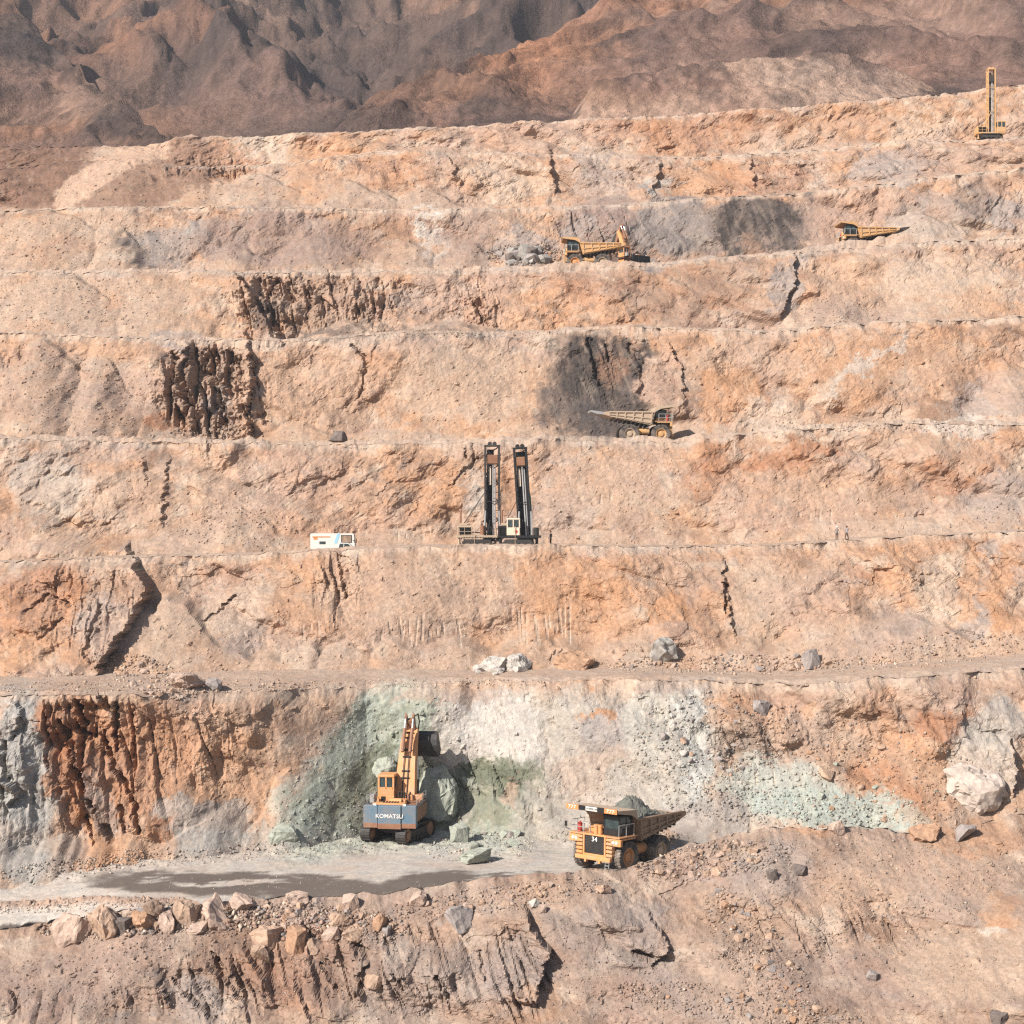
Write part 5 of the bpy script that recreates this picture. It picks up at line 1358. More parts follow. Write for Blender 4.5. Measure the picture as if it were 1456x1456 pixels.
# ------------------------------------------------------------------ light vehicles
def small_wheel(r=.38, w=.24):
    t = MB().lathe([(r * .58, -w / 2), (r * .9, -w / 2), (r, -w * .3), (r, w * .3), (r * .9, w / 2), (r * .58, w / 2)], seg=20).mesh('tyre', MRUB)
    q = MB().lathe([(0, w * .2), (r * .2, w * .3), (r * .5, w * .2), (r * .6, w * .42), (r * .6, -w * .42), (0, -w * .3)], seg=16).mesh('wheel', MWHT)
    return t, q
SMALLW = small_wheel()
def add_wheels(root, xs, yw, r=.38):
    for x in xs:
        for s in (1, -1):
            w = part('wheel', SMALLW[1], root, (x, s * yw, r), (0, 0, 0 if s > 0 else math.pi)); part('tyre', SMALLW[0], w)

def make_van(loc, heading, label):
    v = empty('minibus', loc, heading); tag(v, label, 'minibus')
    add_wheels(v, (1.85, -1.75), .82)
    m = MB().prism([(-2.85, .45), (2.8, .45), (2.85, 1.2), (2.72, 2.3), (2.55, 2.42), (-2.8, 2.42), (-2.87, 2.3)], -.95, .95)
    b = m.build('body', MWHT, v)
    for s in (-1, 1):
        MB().prism([(.55, 1.15), (1.0, 2.40), (.60, 2.40), (.15, 1.15)], *sorted((s * .955, s * .97))).build('blue_band', MSKY, v)
        MB().box((1.78, s * .965, 1.72), (1.4, .03, 1.0), bevel=.01).build('window_frame', MBLK, v)
        MB().box((1.78, s * .985, 1.72), (1.22, .03, .86)).build('window', glass_brown, v)
        MB().box((-1.45, s * .965, 1.98), (2.3, .02, .14)).box((-2.2, s * .965, 1.78), (.5, .02, .32)).build('orange_stripe', MORG, v)
        MB().box((-1.3, s * .965, 1.22), (.8, .03, .36), bevel=.01).build('side_window', MGLASS, v)
        MB().path([(2.6, s * .95, 1.5), (2.85, s * 1.2, 1.55)], .03, 6).box((2.86, s * 1.22, 1.45), (.1, .2, .55), bevel=.03).build('mirror', MBLK, v)
    MB().box((2.83, 0, 1.72), (.05, 1.6, .9), rot=(0, -.1, 0)).build('windscreen', MGLASS, v)
    MB().box((2.86, 0, .6), (.16, 1.85, .26), bevel=.04).build('bumper', MGREYS, v)
    for s in (-1, 1): MB().box((2.86, s * .7, .95), (.06, .3, .18), bevel=.02).build('headlight', MLAMP, v)
    return v
glass_brown = glass('van_window', (0.16, 0.11, 0.075), 0.25)

def make_pickup(loc, heading, label):
    v = empty('pickup_truck', loc, heading); tag(v, label, 'pickup truck')
    add_wheels(v, (1.35, -1.4), .78, .36)
    m = MB().prism([(-2.45, .5), (2.35, .5), (2.42, .75), (2.35, 1.02), (1.1, 1.12), (-.75, 1.12), (-.75, .72), (-2.35, .72), (-2.45, .7)], -.86, .86)
    for s in (-1, 1): m.box((-1.6, s * .83, .92), (1.7, .06, .42))
    m.box((-2.42, 0, .92), (.06, 1.7, .42))
    m.build('body', MWHT, v)
    m = MB()
    for s in (-1, 1):
        m.path([(1.1, s * .78, 1.1), (.55, s * .68, 1.66), (-.55, s * .68, 1.68), (-.72, s * .76, 1.1)], .06, 6).cyl((-.02, s * .76, 1.1), (-.02, s * .68, 1.66), .05, 6)
    m.prism([(.58, 1.62), (-.58, 1.64), (-.58, 1.72), (.5, 1.71)], -.70, .70)
    cab = m.build('cab', MWHT, v)
    for s in (-1, 1):
        MB().prism([(.98, 1.12), (.52, 1.63), (.02, 1.63), (.02, 1.12)], *sorted((s * .70, s * .73))).build('window', MGLASS, cab)
        MB().prism([(-.06, 1.12), (-.06, 1.63), (-.52, 1.63), (-.66, 1.12)], *sorted((s * .70, s * .73))).build('window', MGLASS, cab)
        MB().box((2.40, s * .62, .86), (.06, .3, .16), bevel=.02).build('headlight', MLAMP, v)
        MB().box((.75, s * .95, 1.2), (.1, .18, .14), bevel=.03).build('mirror', MBLK, v)
    MB().quadstrip([(1.05, -.66, 1.14), (1.05, .66, 1.14)], [(.58, -.62, 1.62), (.58, .62, 1.62)]).build('windscreen', MGLASS, cab)
    MB().box((2.42, 0, .6), (.14, 1.7, .2), bevel=.03).build('bumper', MGREYS, v)
    return v

# ------------------------------------------------------------------ people
SKIN = plain('skin', (0.28, 0.15, 0.09)); HAIR = plain('dark_hair', (0.02, 0.014, 0.01)); OLIVE = plain('olive_trousers', (0.05, 0.045, 0.028)); BRN = plain('brown_trousers', (0.06, 0.035, 0.02))
SHIRT1 = plain('grey_shirt', (0.16, 0.155, 0.15)); SHIRT2 = plain('lilac_grey_shirt', (0.27, 0.24, 0.25)); DARKC = plain('dark_clothing', (0.035, 0.03, 0.028)); HELM = plain('white_helmet', (0.8, 0.78, 0.7), .4)
def make_person(loc, heading, label, top_mat, leg_mat, cap=None, stride=0.0, arm=0.12, lean=0.0):
    """standing figure facing its own +Y, one continuous body grown on a skeleton"""
    p = empty('person', loc, heading); tag(p, label, 'person')
    J = {}
    def j(n, x, y, z, r): J[n] = (Vector((x, y + lean * z, z)), r)
    j('pel', 0, 0, .95, .135); j('wst', 0, 0, 1.1, .125); j('chs', 0, .01, 1.3, .15); j('shb', 0, 0, 1.43, .10); j('nck', 0, .005, 1.51, .052); j('hd0', 0, .02, 1.58, .075); j('hd1', 0, .02, 1.68, .095); j('hd2', 0, .01, 1.76, .06)
    for s, n in ((-1, 'l'), (1, 'r')):
        st = stride * s
        j('hip' + n, s * .10, 0, .90, .105); j('kne' + n, s * .11, .03 + st * .5, .50, .068); j('ank' + n, s * .11, st - .02, .09, .045); j('toe' + n, s * .125, st + .16, .035, .036)
        j('shd' + n, s * .20, 0, 1.42, .065); j('elb' + n, s * .27, -.03, 1.14, .045); j('wri' + n, s * .26, arm, .93, .034); j('han' + n, s * .26, arm + .05, .85, .036); j('fin' + n, s * .25, arm + .08, .76, .022)
    names = list(J)
    E = [('pel', 'wst'), ('wst', 'chs'), ('chs', 'shb'), ('shb', 'nck'), ('nck', 'hd0'), ('hd0', 'hd1'), ('hd1', 'hd2')]
    for n in 'lr': E += [('pel', 'hip' + n), ('hip' + n, 'kne' + n), ('kne' + n, 'ank' + n), ('ank' + n, 'toe' + n), ('shb', 'shd' + n), ('shd' + n, 'elb' + n), ('elb' + n, 'wri' + n), ('wri' + n, 'han' + n), ('han' + n, 'fin' + n)]
    me = bpy.data.meshes.new('body')
    me.from_pydata([J[n][0] for n in names], [(names.index(a), names.index(b)) for a, b in E], [])
    o = bpy.data.objects.new('tmp_body', me); C.objects.link(o)
    sk = o.modifiers.new('skin', 'SKIN'); sk.use_smooth_shade = True
    for i, n in enumerate(names):
        r = J[n][1]; me.skin_vertices[0].data[i].radius = (r, r * (.72 if n in ('pel', 'wst', 'chs', 'shb') else 1.0))
    me.skin_vertices[0].data[0].use_root = True
    sb = o.modifiers.new('sub', 'SUBSURF'); sb.levels = 1
    dg = bpy.context.evaluated_depsgraph_get()
    m2 = bpy.data.meshes.new_from_object(o.evaluated_get(dg))
    bpy.data.objects.remove(o)
    m2.name = 'body'; m2.materials.clear()
    for mt in (SKIN, top_mat, leg_mat, DARKC): m2.materials.append(mt)
    for f in m2.polygons:
        c = f.center; z = c.z; arm_ = abs(c.x) > .215 and z < 1.2
        f.material_index = 0 if (z > 1.49 or (arm_ and z < .95)) else 3 if z < .12 else 2 if (z < 1.0 and not arm_) else 1
        f.use_smooth = True
    part('body', m2, p)
    y = .02 + lean * 1.7
    if cap:
        MB().lathe([(.155, 1.71), (.125, 1.73), (.12, 1.79), (.085, 1.86), (0, 1.885)], axis='Z', seg=18, centre=(0, y, 0)).build('helmet', cap, p, True)
    else:
        MB().lathe([(.108, 1.66), (.112, 1.74), (.09, 1.81), (0, 1.84)], axis='Z', seg=16, centre=(0, y - .02, 0)).build('hair', HAIR, p, True)
    return p

# ------------------------------------------------------------------ placing the machines
def spot(px, D, guess_py, tol=6.0):
    X = (px - 728) / F * D
    z = ground_z(X, D, -(guess_py - 728) / F * D, tol)
    return X, D, z

def on(px, D, py):
    X, Y, z = spot(px, D, py); return Vector((X, Y, z))

# loaded truck 34 on the road: nose to the left and towards the look-out
p = on(886, 168.5, 1234)
truck34 = make_truck(p, R(180 + 50), 'orange yellow dump truck numbered 34 carrying grey ore on the haul road', number='34', group=None, scale=1.10)
truck34.rotation_euler[1] = R(-1.5)
T3 = truck34
def ore_load():
    n = 46
    xs = np.linspace(-4.6, 1.6, n); ys = np.linspace(-2.44, 2.44, 40)
    Xg, Yg = np.meshgrid(xs, ys, indexing='ij')
    base = 3.9
    hgt = 4.35 + 1.65 * np.exp(-((Xg + 1.0) / 1.7) ** 2 - (Yg / 1.45) ** 2) + .16 * fbm(Xg * 2.2, Yg * 2.2, 4, 71)
    hh, ee, _, _ = facets(Xg * 2.4, Yg * 2.4, 72, .9)
    hgt += .14 * hh
    edge = np.minimum(np.minimum(Xg + 4.6, 1.6 - Xg) / .5, np.minimum(Yg + 2.44, 2.44 - Yg) / .5)
    hgt = np.where(edge < 1, np.minimum(hgt, 3.7 + .6 * np.clip(edge, 0, 1) + .0), hgt)
    V = [(float(a), float(b), float(c)) for a, b, c in zip(Xg.ravel(), Yg.ravel(), hgt.ravel())]
    Fc = [(i * 40 + k, i * 40 + k + 1, (i + 1) * 40 + k + 1, (i + 1) * 40 + k) for i in range(n - 1) for k in range(39)]
    me = bpy.data.meshes.new('ore_load'); me.from_pydata(V, [], Fc); me.update()
    me.materials.append(rock_mat('grey_ore', (0.135, 0.135, 0.115)))
    o = bpy.data.objects.new('ore_load', me); C.objects.link(o)
    bpy.context.view_layer.update()
    o.matrix_world = T3.matrix_world
    tag(o, 'heap of grey green broken ore in the bed of dump truck 34', 'ore heap')

def rock_mat(name, col, k=1.0):
    m, nt, b = new_mat(name)
    f1 = noise_fac(nt, 1.6 * k, 6, .7, .3, .7); f2 = noise_fac(nt, 7 * k, 4, .6, .3, .7)
    c = mixc(nt, f1, tuple(v * .72 for v in col), tuple(min(1, v * 1.22) for v in col))
    c = mixc(nt, .5, c, mixc(nt, f2, (.7, .7, .7), (1.25, 1.22, 1.18)), 'MULTIPLY')
    nt.links.new(c, b.inputs['Base Color'])
    b.inputs['Roughness'].default_value = .95; b.inputs['Specular IOR Level'].default_value = .12
    n = nd(nt, 'ShaderNodeTexNoise'); n.inputs['Scale'].default_value = 5 * k; n.inputs['Detail'].default_value = 6
    tc = nd(nt, 'ShaderNodeTexCoord'); nt.links.new(tc.outputs['Object'], n.inputs['Vector'])
    bp = nd(nt, 'ShaderNodeBump'); bp.inputs['Strength'].default_value = .5; bp.inputs['Distance'].default_value = .15
    nt.links.new(n.outputs[0], bp.inputs['Height']); nt.links.new(bp.outputs[0], b.inputs['Normal'])
    return m
ore_load()

# excavator at the foot of the green and white face
p = on(566, 181.5, 1198)
make_excavator(p, R(-9), scale=.96, label='orange yellow excavator with a blue grey KOMATSU counterweight digging at the green and white face', track_turn=R(-16))
# trucks on the upper benches
G = None
make_truck(on(838, 306.5, 380), R(181), 'yellow dump truck with orange wheels beside the grey boulder heap', body_mat=MYD, paint_mat=MYD, rim='yellow', scale=1.04, fascia=False, group=G)
make_truck(on(1228, 311.0, 352), R(184), 'yellow dump truck sunk to its tray behind the bench edge with a dark tail chute', body_mat=MYD, paint_mat=MYD, rim='yellow', tail_mat=MDK, scale=1.0, fascia=False, group=G)
make_truck(on(912, 255.2, 632), R(3), 'dusty tan dump truck under the black rock face with a grey tail chute', body_mat=MTAN, rim='dusty', tail_mat=MGREYS, scale=1.0, fascia=False, paint_mat=MYD, group=G)
make_excavator(on(897, 312.5, 380), R(38), 'small orange excavator standing behind the tail of a yellow dump truck', scale=.72, track_turn=R(40), cw_mat=MBLK, brand=False)
# drill rigs
make_drill(on(683, 223.0, 776), R(2), 'dark drill rig with an upright lattice mast, no cab, beside the leaning mast rig', 11.6, 0.0, 1.75, MDK, MTAN, None, 1, mast_x=1.5, group=None)
make_drill(on(742, 220.5, 776), R(-3), 'black drill rig with a cream cab and a slightly leaning mast', 11.2, R(-3.5), 1.5, MBLK, MBLK, MCREAM, 1, mast_x=.45, group=None)
make_drill(on(1409, 357.0, 196), R(0), 'yellow drill rig with a tall mast on the topmost bench', 12.6, 0.0, 1.35, MYD, MYD, MYD, 1, colour='yellow', mast_x=0.0, scale=1.05, group=None)
# light vehicles and people
make_van(on(474, 226.8, 786), R(0), 'white minibus with an orange stripe and a light blue band')
make_pickup(on(490, 220.3, 787), R(0), 'small white pickup truck parked in front of the white minibus')
make_person(on(1190, 222.0, 766), R(165), 'person in a pale helmet, grey top and olive trousers', SHIRT1, OLIVE, HELM)
make_person(on(1204, 222.0, 766), R(120), 'bareheaded person in a lilac grey top and brown trousers', SHIRT2, BRN, None, stride=.2)
make_person(on(783, 221.0, 775), R(60), 'person in dark clothing standing beside the drill rig with a cream cab', DARKC, DARKC, None)

# ------------------------------------------------------------------ boulders
def hull_points(rg, n=18, sq=(1, 1, 1), blocky=.35):
    p = rg.normal(size=(n, 3)); p /= np.linalg.norm(p, axis=1)[:, None]
    p = np.sign(p) * np.abs(p) ** (1 - blocky)
    p *= rg.uniform(.8, 1.05, (n, 1))
    return p * np.array(sq)

def rock_mesh(name, rg, mat, detail=0, sq=(1, 1, .8), n=18, blocky=.35):
    bm = bmesh.new()
    for q in hull_points(rg, n, sq, blocky): bm.verts.new(q)
    r = bmesh.ops.convex_hull(bm, input=bm.verts)
    bmesh.ops.delete(bm, geom=list({g for g in r['geom_interior'] + r['geom_unused'] if isinstance(g, bmesh.types.BMVert)}), context='VERTS')
    if detail:
        bmesh.ops.triangulate(bm, faces=bm.faces)
        bmesh.ops.bevel(bm, geom=list(bm.edges), offset=.025, segments=1, affect='EDGES', clamp_overlap=True)
        bmesh.ops.triangulate(bm, faces=bm.faces)
        for _ in range(detail):
            long_ = [e for e in bm.edges if e.calc_length() > .16]
            bmesh.ops.subdivide_edges(bm, edges=long_, cuts=1)
            bmesh.ops.triangulate(bm, faces=bm.faces)
        off = Vector(rg.uniform(-50, 50, 3))
        bm.normal_update()
        mv = []
        for v in bm.verts:
            d = .07 * mnoise.fractal(v.co * 2.2 + off, .8, 2.0, 5) + .10 * (mnoise.voronoi(v.co * 2.6 + off)[0][0] - .3) + .05 * mnoise.cell(v.co * 4.0 + off) - .02
            mv.append(v.normal * d)
        for v, d in zip(bm.verts, mv): v.co += d
    me = bpy.data.meshes.new(name)
    bm.to_mesh(me); bm.free()
    me.materials.append(mat)
    return me

def rk(c): return tuple(float(v) for v in c)
RM = {'tan': rock_mat('tan_rock', rk(TAN * 1.05)), 'pink': rock_mat('pink_rock', rk(rgb(212, 182, 162) * 1.05)), 'orange': rock_mat('orange_rock', rk(ORANGE * .5 + TAN * .45)), 'grey': rock_mat('grey_rock', rk(GREY * 1.05)),
      'dark': rock_mat('dark_rock', rk(rgb(138, 124, 116))), 'white': rock_mat('white_rock', rk(WHITE)), 'green': rock_mat('pale_green_rock', rk(rgb(190, 193, 176))), 'brown': rock_mat('brown_rock', rk(rgb(198, 166, 142))), 'pale': rock_mat('pale_rock', rk(rgb(222, 202, 186))), 'blue': rock_mat('blue_grey_rock', rk(rgb(192, 184, 174)))}
brng = np.random.default_rng(21)
def boulder(px, py, w, h, mat, label, group=None, sink=.28, rnd=False, yaw=None, detail=2, name='boulder'):
    """px, py = foot of the rock as it lies; w, h its size in the photograph's pixels"""
    P, _ = at(px, py)
    if P is None: return None
    s = P[1] / F
    W, Hh = w * s, h * s
    me = rock_mesh(name, brng, RM[mat], detail, n=60 if rnd else int(brng.integers(14, 22)), blocky=0 if rnd else .35)
    o = bpy.data.objects.new(name, me); C.objects.link(o)
    o.scale = (W * .56, W * .5, Hh * (.55 if rnd else .72))
    o.rotation_euler = (brng.uniform(-.25, .25), brng.uniform(-.25, .25), brng.uniform(0, 6.28) if yaw is None else yaw)
    o.location = (float(P[0]), float(P[1]) + W * .22, float(P[2]) + Hh * (.55 - sink))
    return tag(o, label, 'boulder', group)

NAMED = [
 (705, 953, 54, 26, 'white', 'large white boulder lying on the bench above the white face'), (735, 953, 40, 26, 'white', 'smaller white boulder leaning against the large white one'),
 (816, 950, 56, 26, 'orange', 'broad orange boulder on the bench, next along from the white pair'), (938, 940, 44, 40, 'blue', 'grey boulder with a pointed top on the second bench'), (1156, 948, 28, 30, 'grey', 'upright pale grey boulder on the second bench'),
 (262, 978, 56, 32, 'pink', 'rounded pale pink boulder at the edge of the second bench'), (302, 980, 26, 24, 'grey', 'small pale grey boulder beside the rounded pink one'),
 (1084, 1015, 26, 26, 'grey', 'grey boulder stuck high in the rubble face below the second bench'), (1388, 1142, 96, 96, 'pale', 'huge rounded pale pink grey boulder bulging from the lower face'),
 (400, 1194, 42, 24, 'green', 'pale green boulder at the foot of the green slope'), (672, 1226, 56, 22, 'green', 'flat pale green boulder at the road edge beside the excavator'), (652, 1196, 30, 34, 'green', 'pale green broken block behind the excavator track'),
 (1174, 1108, 24, 22, 'tan', 'tan boulder resting in the pale green rubble'), (546, 1108, 44, 46, 'green', 'pale rounded block in the green face behind the excavator cab'),
 (620, 1165, 70, 100, 'green', 'tall grey green rock mass beside the excavator boom'),
 (1314, 1194, 46, 26, 'orange', 'flat orange boulder with a dark underside above the embankment'), (1374, 1196, 30, 32, 'grey', 'grey boulder with a steep dark side above the embankment'), (1188, 1185, 26, 20, 'pink', 'pale boulder on the rim of the embankment below the green rubble'),
 (1138, 1244, 20, 20, 'dark', 'dark grey boulder on the bare embankment slope'), (1098, 1250, 16, 20, 'dark', 'smaller dark grey stone beside the dark boulder on the slope'),
 (482, 627, 30, 17, 'dark', 'dark flat boulder on the bench rim under the tan face'), (1422, 1452, 26, 22, 'dark', 'dark grey boulder low on the dusty slope'), (1240, 1392, 20, 16, 'grey', 'grey stone half buried in the smooth dusty slope'),
 # the row along the near edge of the road
 (105, 1334, 60, 54, 'pink', 'big pinkish boulder at the end of the roadside row'), (144, 1332, 52, 58, 'tan', 'tall tan boulder with a pointed crown in the roadside row'), (173, 1322, 30, 28, 'dark', 'dark brown boulder wedged behind the tall tan one'),
 (206, 1304, 56, 36, 'brown', 'wide brown boulder standing back in the roadside row'), (200, 1320, 36, 28, 'orange', 'orange brown boulder in front of the wide brown one'), (238, 1320, 34, 34, 'pink', 'pale pink boulder with a small dark pit in the roadside row'),
 (262, 1311, 36, 46, 'brown', 'angular brown boulder with a steep shaded side in the roadside row'), (308, 1312, 54, 50, 'pink', 'large pale boulder with an orange cap in the roadside row'), (345, 1290, 38, 30, 'pink', 'low pink boulder at the wet road edge'), (281, 1322, 40, 18, 'pink', 'flat pale slab in front of the roadside row'),
 (378, 1340, 56, 40, 'tan', 'wide tan boulder below the roadside row'), (421, 1348, 30, 40, 'orange', 'upright orange brown boulder beside the wide tan one'), (447, 1354, 26, 26, 'brown', 'brown cracked boulder next to the upright orange one'), (368, 1362, 28, 28, 'tan', 'tan boulder lowest of the group under the roadside row'),
 (418, 1286, 36, 20, 'pink', 'flat pale pink boulder on the wet road edge'), (499, 1292, 24, 26, 'pink', 'pink boulder on the embankment rim by the wet patch'), (480, 1318, 32, 26, 'tan', 'tan boulder casting a dark shadow below the road rim'), (539, 1318, 22, 26, 'orange', 'small orange boulder below the road rim'), (500, 1336, 32, 20, 'tan', 'flat tan boulder on the embankment above the brown hollow'),
 (594, 1286, 30, 22, 'pink', 'pink slab on the rim between wet patch and truck'), (652, 1320, 42, 38, 'grey', 'grey boulder with a long dark shadow on the embankment'), (530, 1402, 24, 24, 'tan', 'tan pinnacle standing in the brown gully'), (471, 1334, 26, 20, 'pink', 'pale pink boulder among the rubble below the road'),
 (404, 1312, 16, 16, 'orange', 'small orange stone in the grey rubble patch'), (1011, 1230, 28, 22, 'tan', 'tan boulder heading the rubble pile right of truck 34'), (858, 1268, 24, 14, 'tan', 'flat tan slab in front of truck 34'), (758, 1288, 18, 14, 'white', 'pale white stone on the slope below the road'), (771, 1296, 14, 14, 'pink', 'pale pink stone just under the white one'),
]
NAMED = [(a, b, c, d, e, f.replace('right of truck 34', 'behind truck 34')) for a, b, c, d, e, f in NAMED]
for (px, py, w, h, mt, lb) in NAMED:
    boulder(px, py, w, h, mt, lb, detail=3 if w > 80 else 2 if w > 30 else 1, rnd='rounded' in lb or 'mass' in lb, sink=.40 if 'roadside' in lb else .42 if 'huge' in lb else .28)

WORD = {'tan': 'tan', 'pink': 'pinkish', 'orange': 'orange', 'grey': 'grey', 'dark': 'dark grey', 'white': 'white', 'green': 'pale green', 'brown': 'brown', 'blue': 'blue grey'}
def scatter_boulders(n, cx, cy, rx, ry, ang, w0, w1, mats, label, group):
    c, s = math.cos(R(ang)), math.sin(R(ang))
    for k in range(n):
        a, r = brng.uniform(0, 6.283), math.sqrt(brng.uniform(0, 1))
        u, v = rx * r * math.cos(a), ry * r * math.sin(a)
        w = w0 + (w1 - w0) * brng.uniform(0, 1) ** 2
        mt = mats[int(brng.integers(len(mats)))]
        boulder(cx + u * c - v * s, cy + u * s + v * c, w, w * brng.uniform(.6, .95), mt, label.format(c=WORD[mt], s='bigger ' if w > (w0 + w1) / 2 else ''), group, detail=0)
scatter_boulders(16, 745, 366, 42, 12, 0, 12, 26, ['blue', 'grey', 'dark', 'blue'], '{s}{c} boulder in the heap ahead of the upper dump truck', 'grey boulder heap on the upper bench')
scatter_boulders(9, 715, 956, 44, 4, 0, 8, 16, ['white', 'white', 'grey'], '{s}{c} stone at the foot of the white boulder pair', 'stones by the white boulders')
scatter_boulders(22, 215, 1312, 130, 16, -4, 9, 20, ['pink', 'tan', 'brown', 'grey'], '{s}{c} stone wedged between the boulders of the roadside row', 'stones in the roadside row')
scatter_boulders(34, 1010, 1225, 95, 22, -8, 8, 17, ['tan', 'pink', 'brown', 'tan'], '{s}{c} broken stone in the rubble pile behind truck 34', 'stones of the pile behind truck 34')
scatter_boulders(26, 1075, 1345, 30, 95, -38, 7, 14, ['tan', 'orange', 'tan', 'grey'], '{s}{c} stone in the rubble trail running down the embankment', 'stones of the rubble trail down the embankment')
scatter_boulders(30, 470, 1312, 90, 24, 5, 8, 15, ['tan', 'grey', 'grey', 'pink', 'orange'], '{s}{c} broken stone in the rubble patch below the wet road edge', 'stones of the rubble patch under the road rim')
scatter_boulders(24, 690, 1282, 120, 16, -8, 7, 13, ['tan', 'pink', 'tan'], '{s}{c} stone on the embankment rim between wet patch and truck', 'stones along the embankment rim')
scatter_boulders(30, 1050, 944, 170, 12, 0, 7, 14, ['tan', 'pink', 'grey'], '{s}{c} stone strewn at the back of the second bench', 'stones strewn on the second bench')
scatter_boulders(20, 205, 965, 50, 22, 20, 7, 13, ['tan', 'tan', 'pink'], '{s}{c} stone in the fan under the shaded notch', 'stones of the fan under the notch')
scatter_boulders(30, 1010, 1060, 70, 70, 0, 6, 13, ['grey', 'white', 'tan'], '{s}{c} stone stuck in the grey rubble face', 'stones in the grey rubble face')
scatter_boulders(30, 1230, 1110, 110, 60, 20, 6, 14, ['tan', 'orange', 'tan', 'green'], '{s}{c} stone on the orange rubble fan above the embankment', 'stones of the orange rubble fan')
scatter_boulders(14, 690, 1195, 50, 16, 0, 8, 18, ['green', 'green', 'grey'], '{s}{c} lump in the spoil beside the excavator track', 'lumps of green spoil')
scatter_boulders(16, 1050, 1435, 130, 18, 5, 7, 14, ['tan', 'orange', 'grey'], '{s}{c} stone in the rubble band at the foot of the embankment', 'stones of the lowest rubble band')

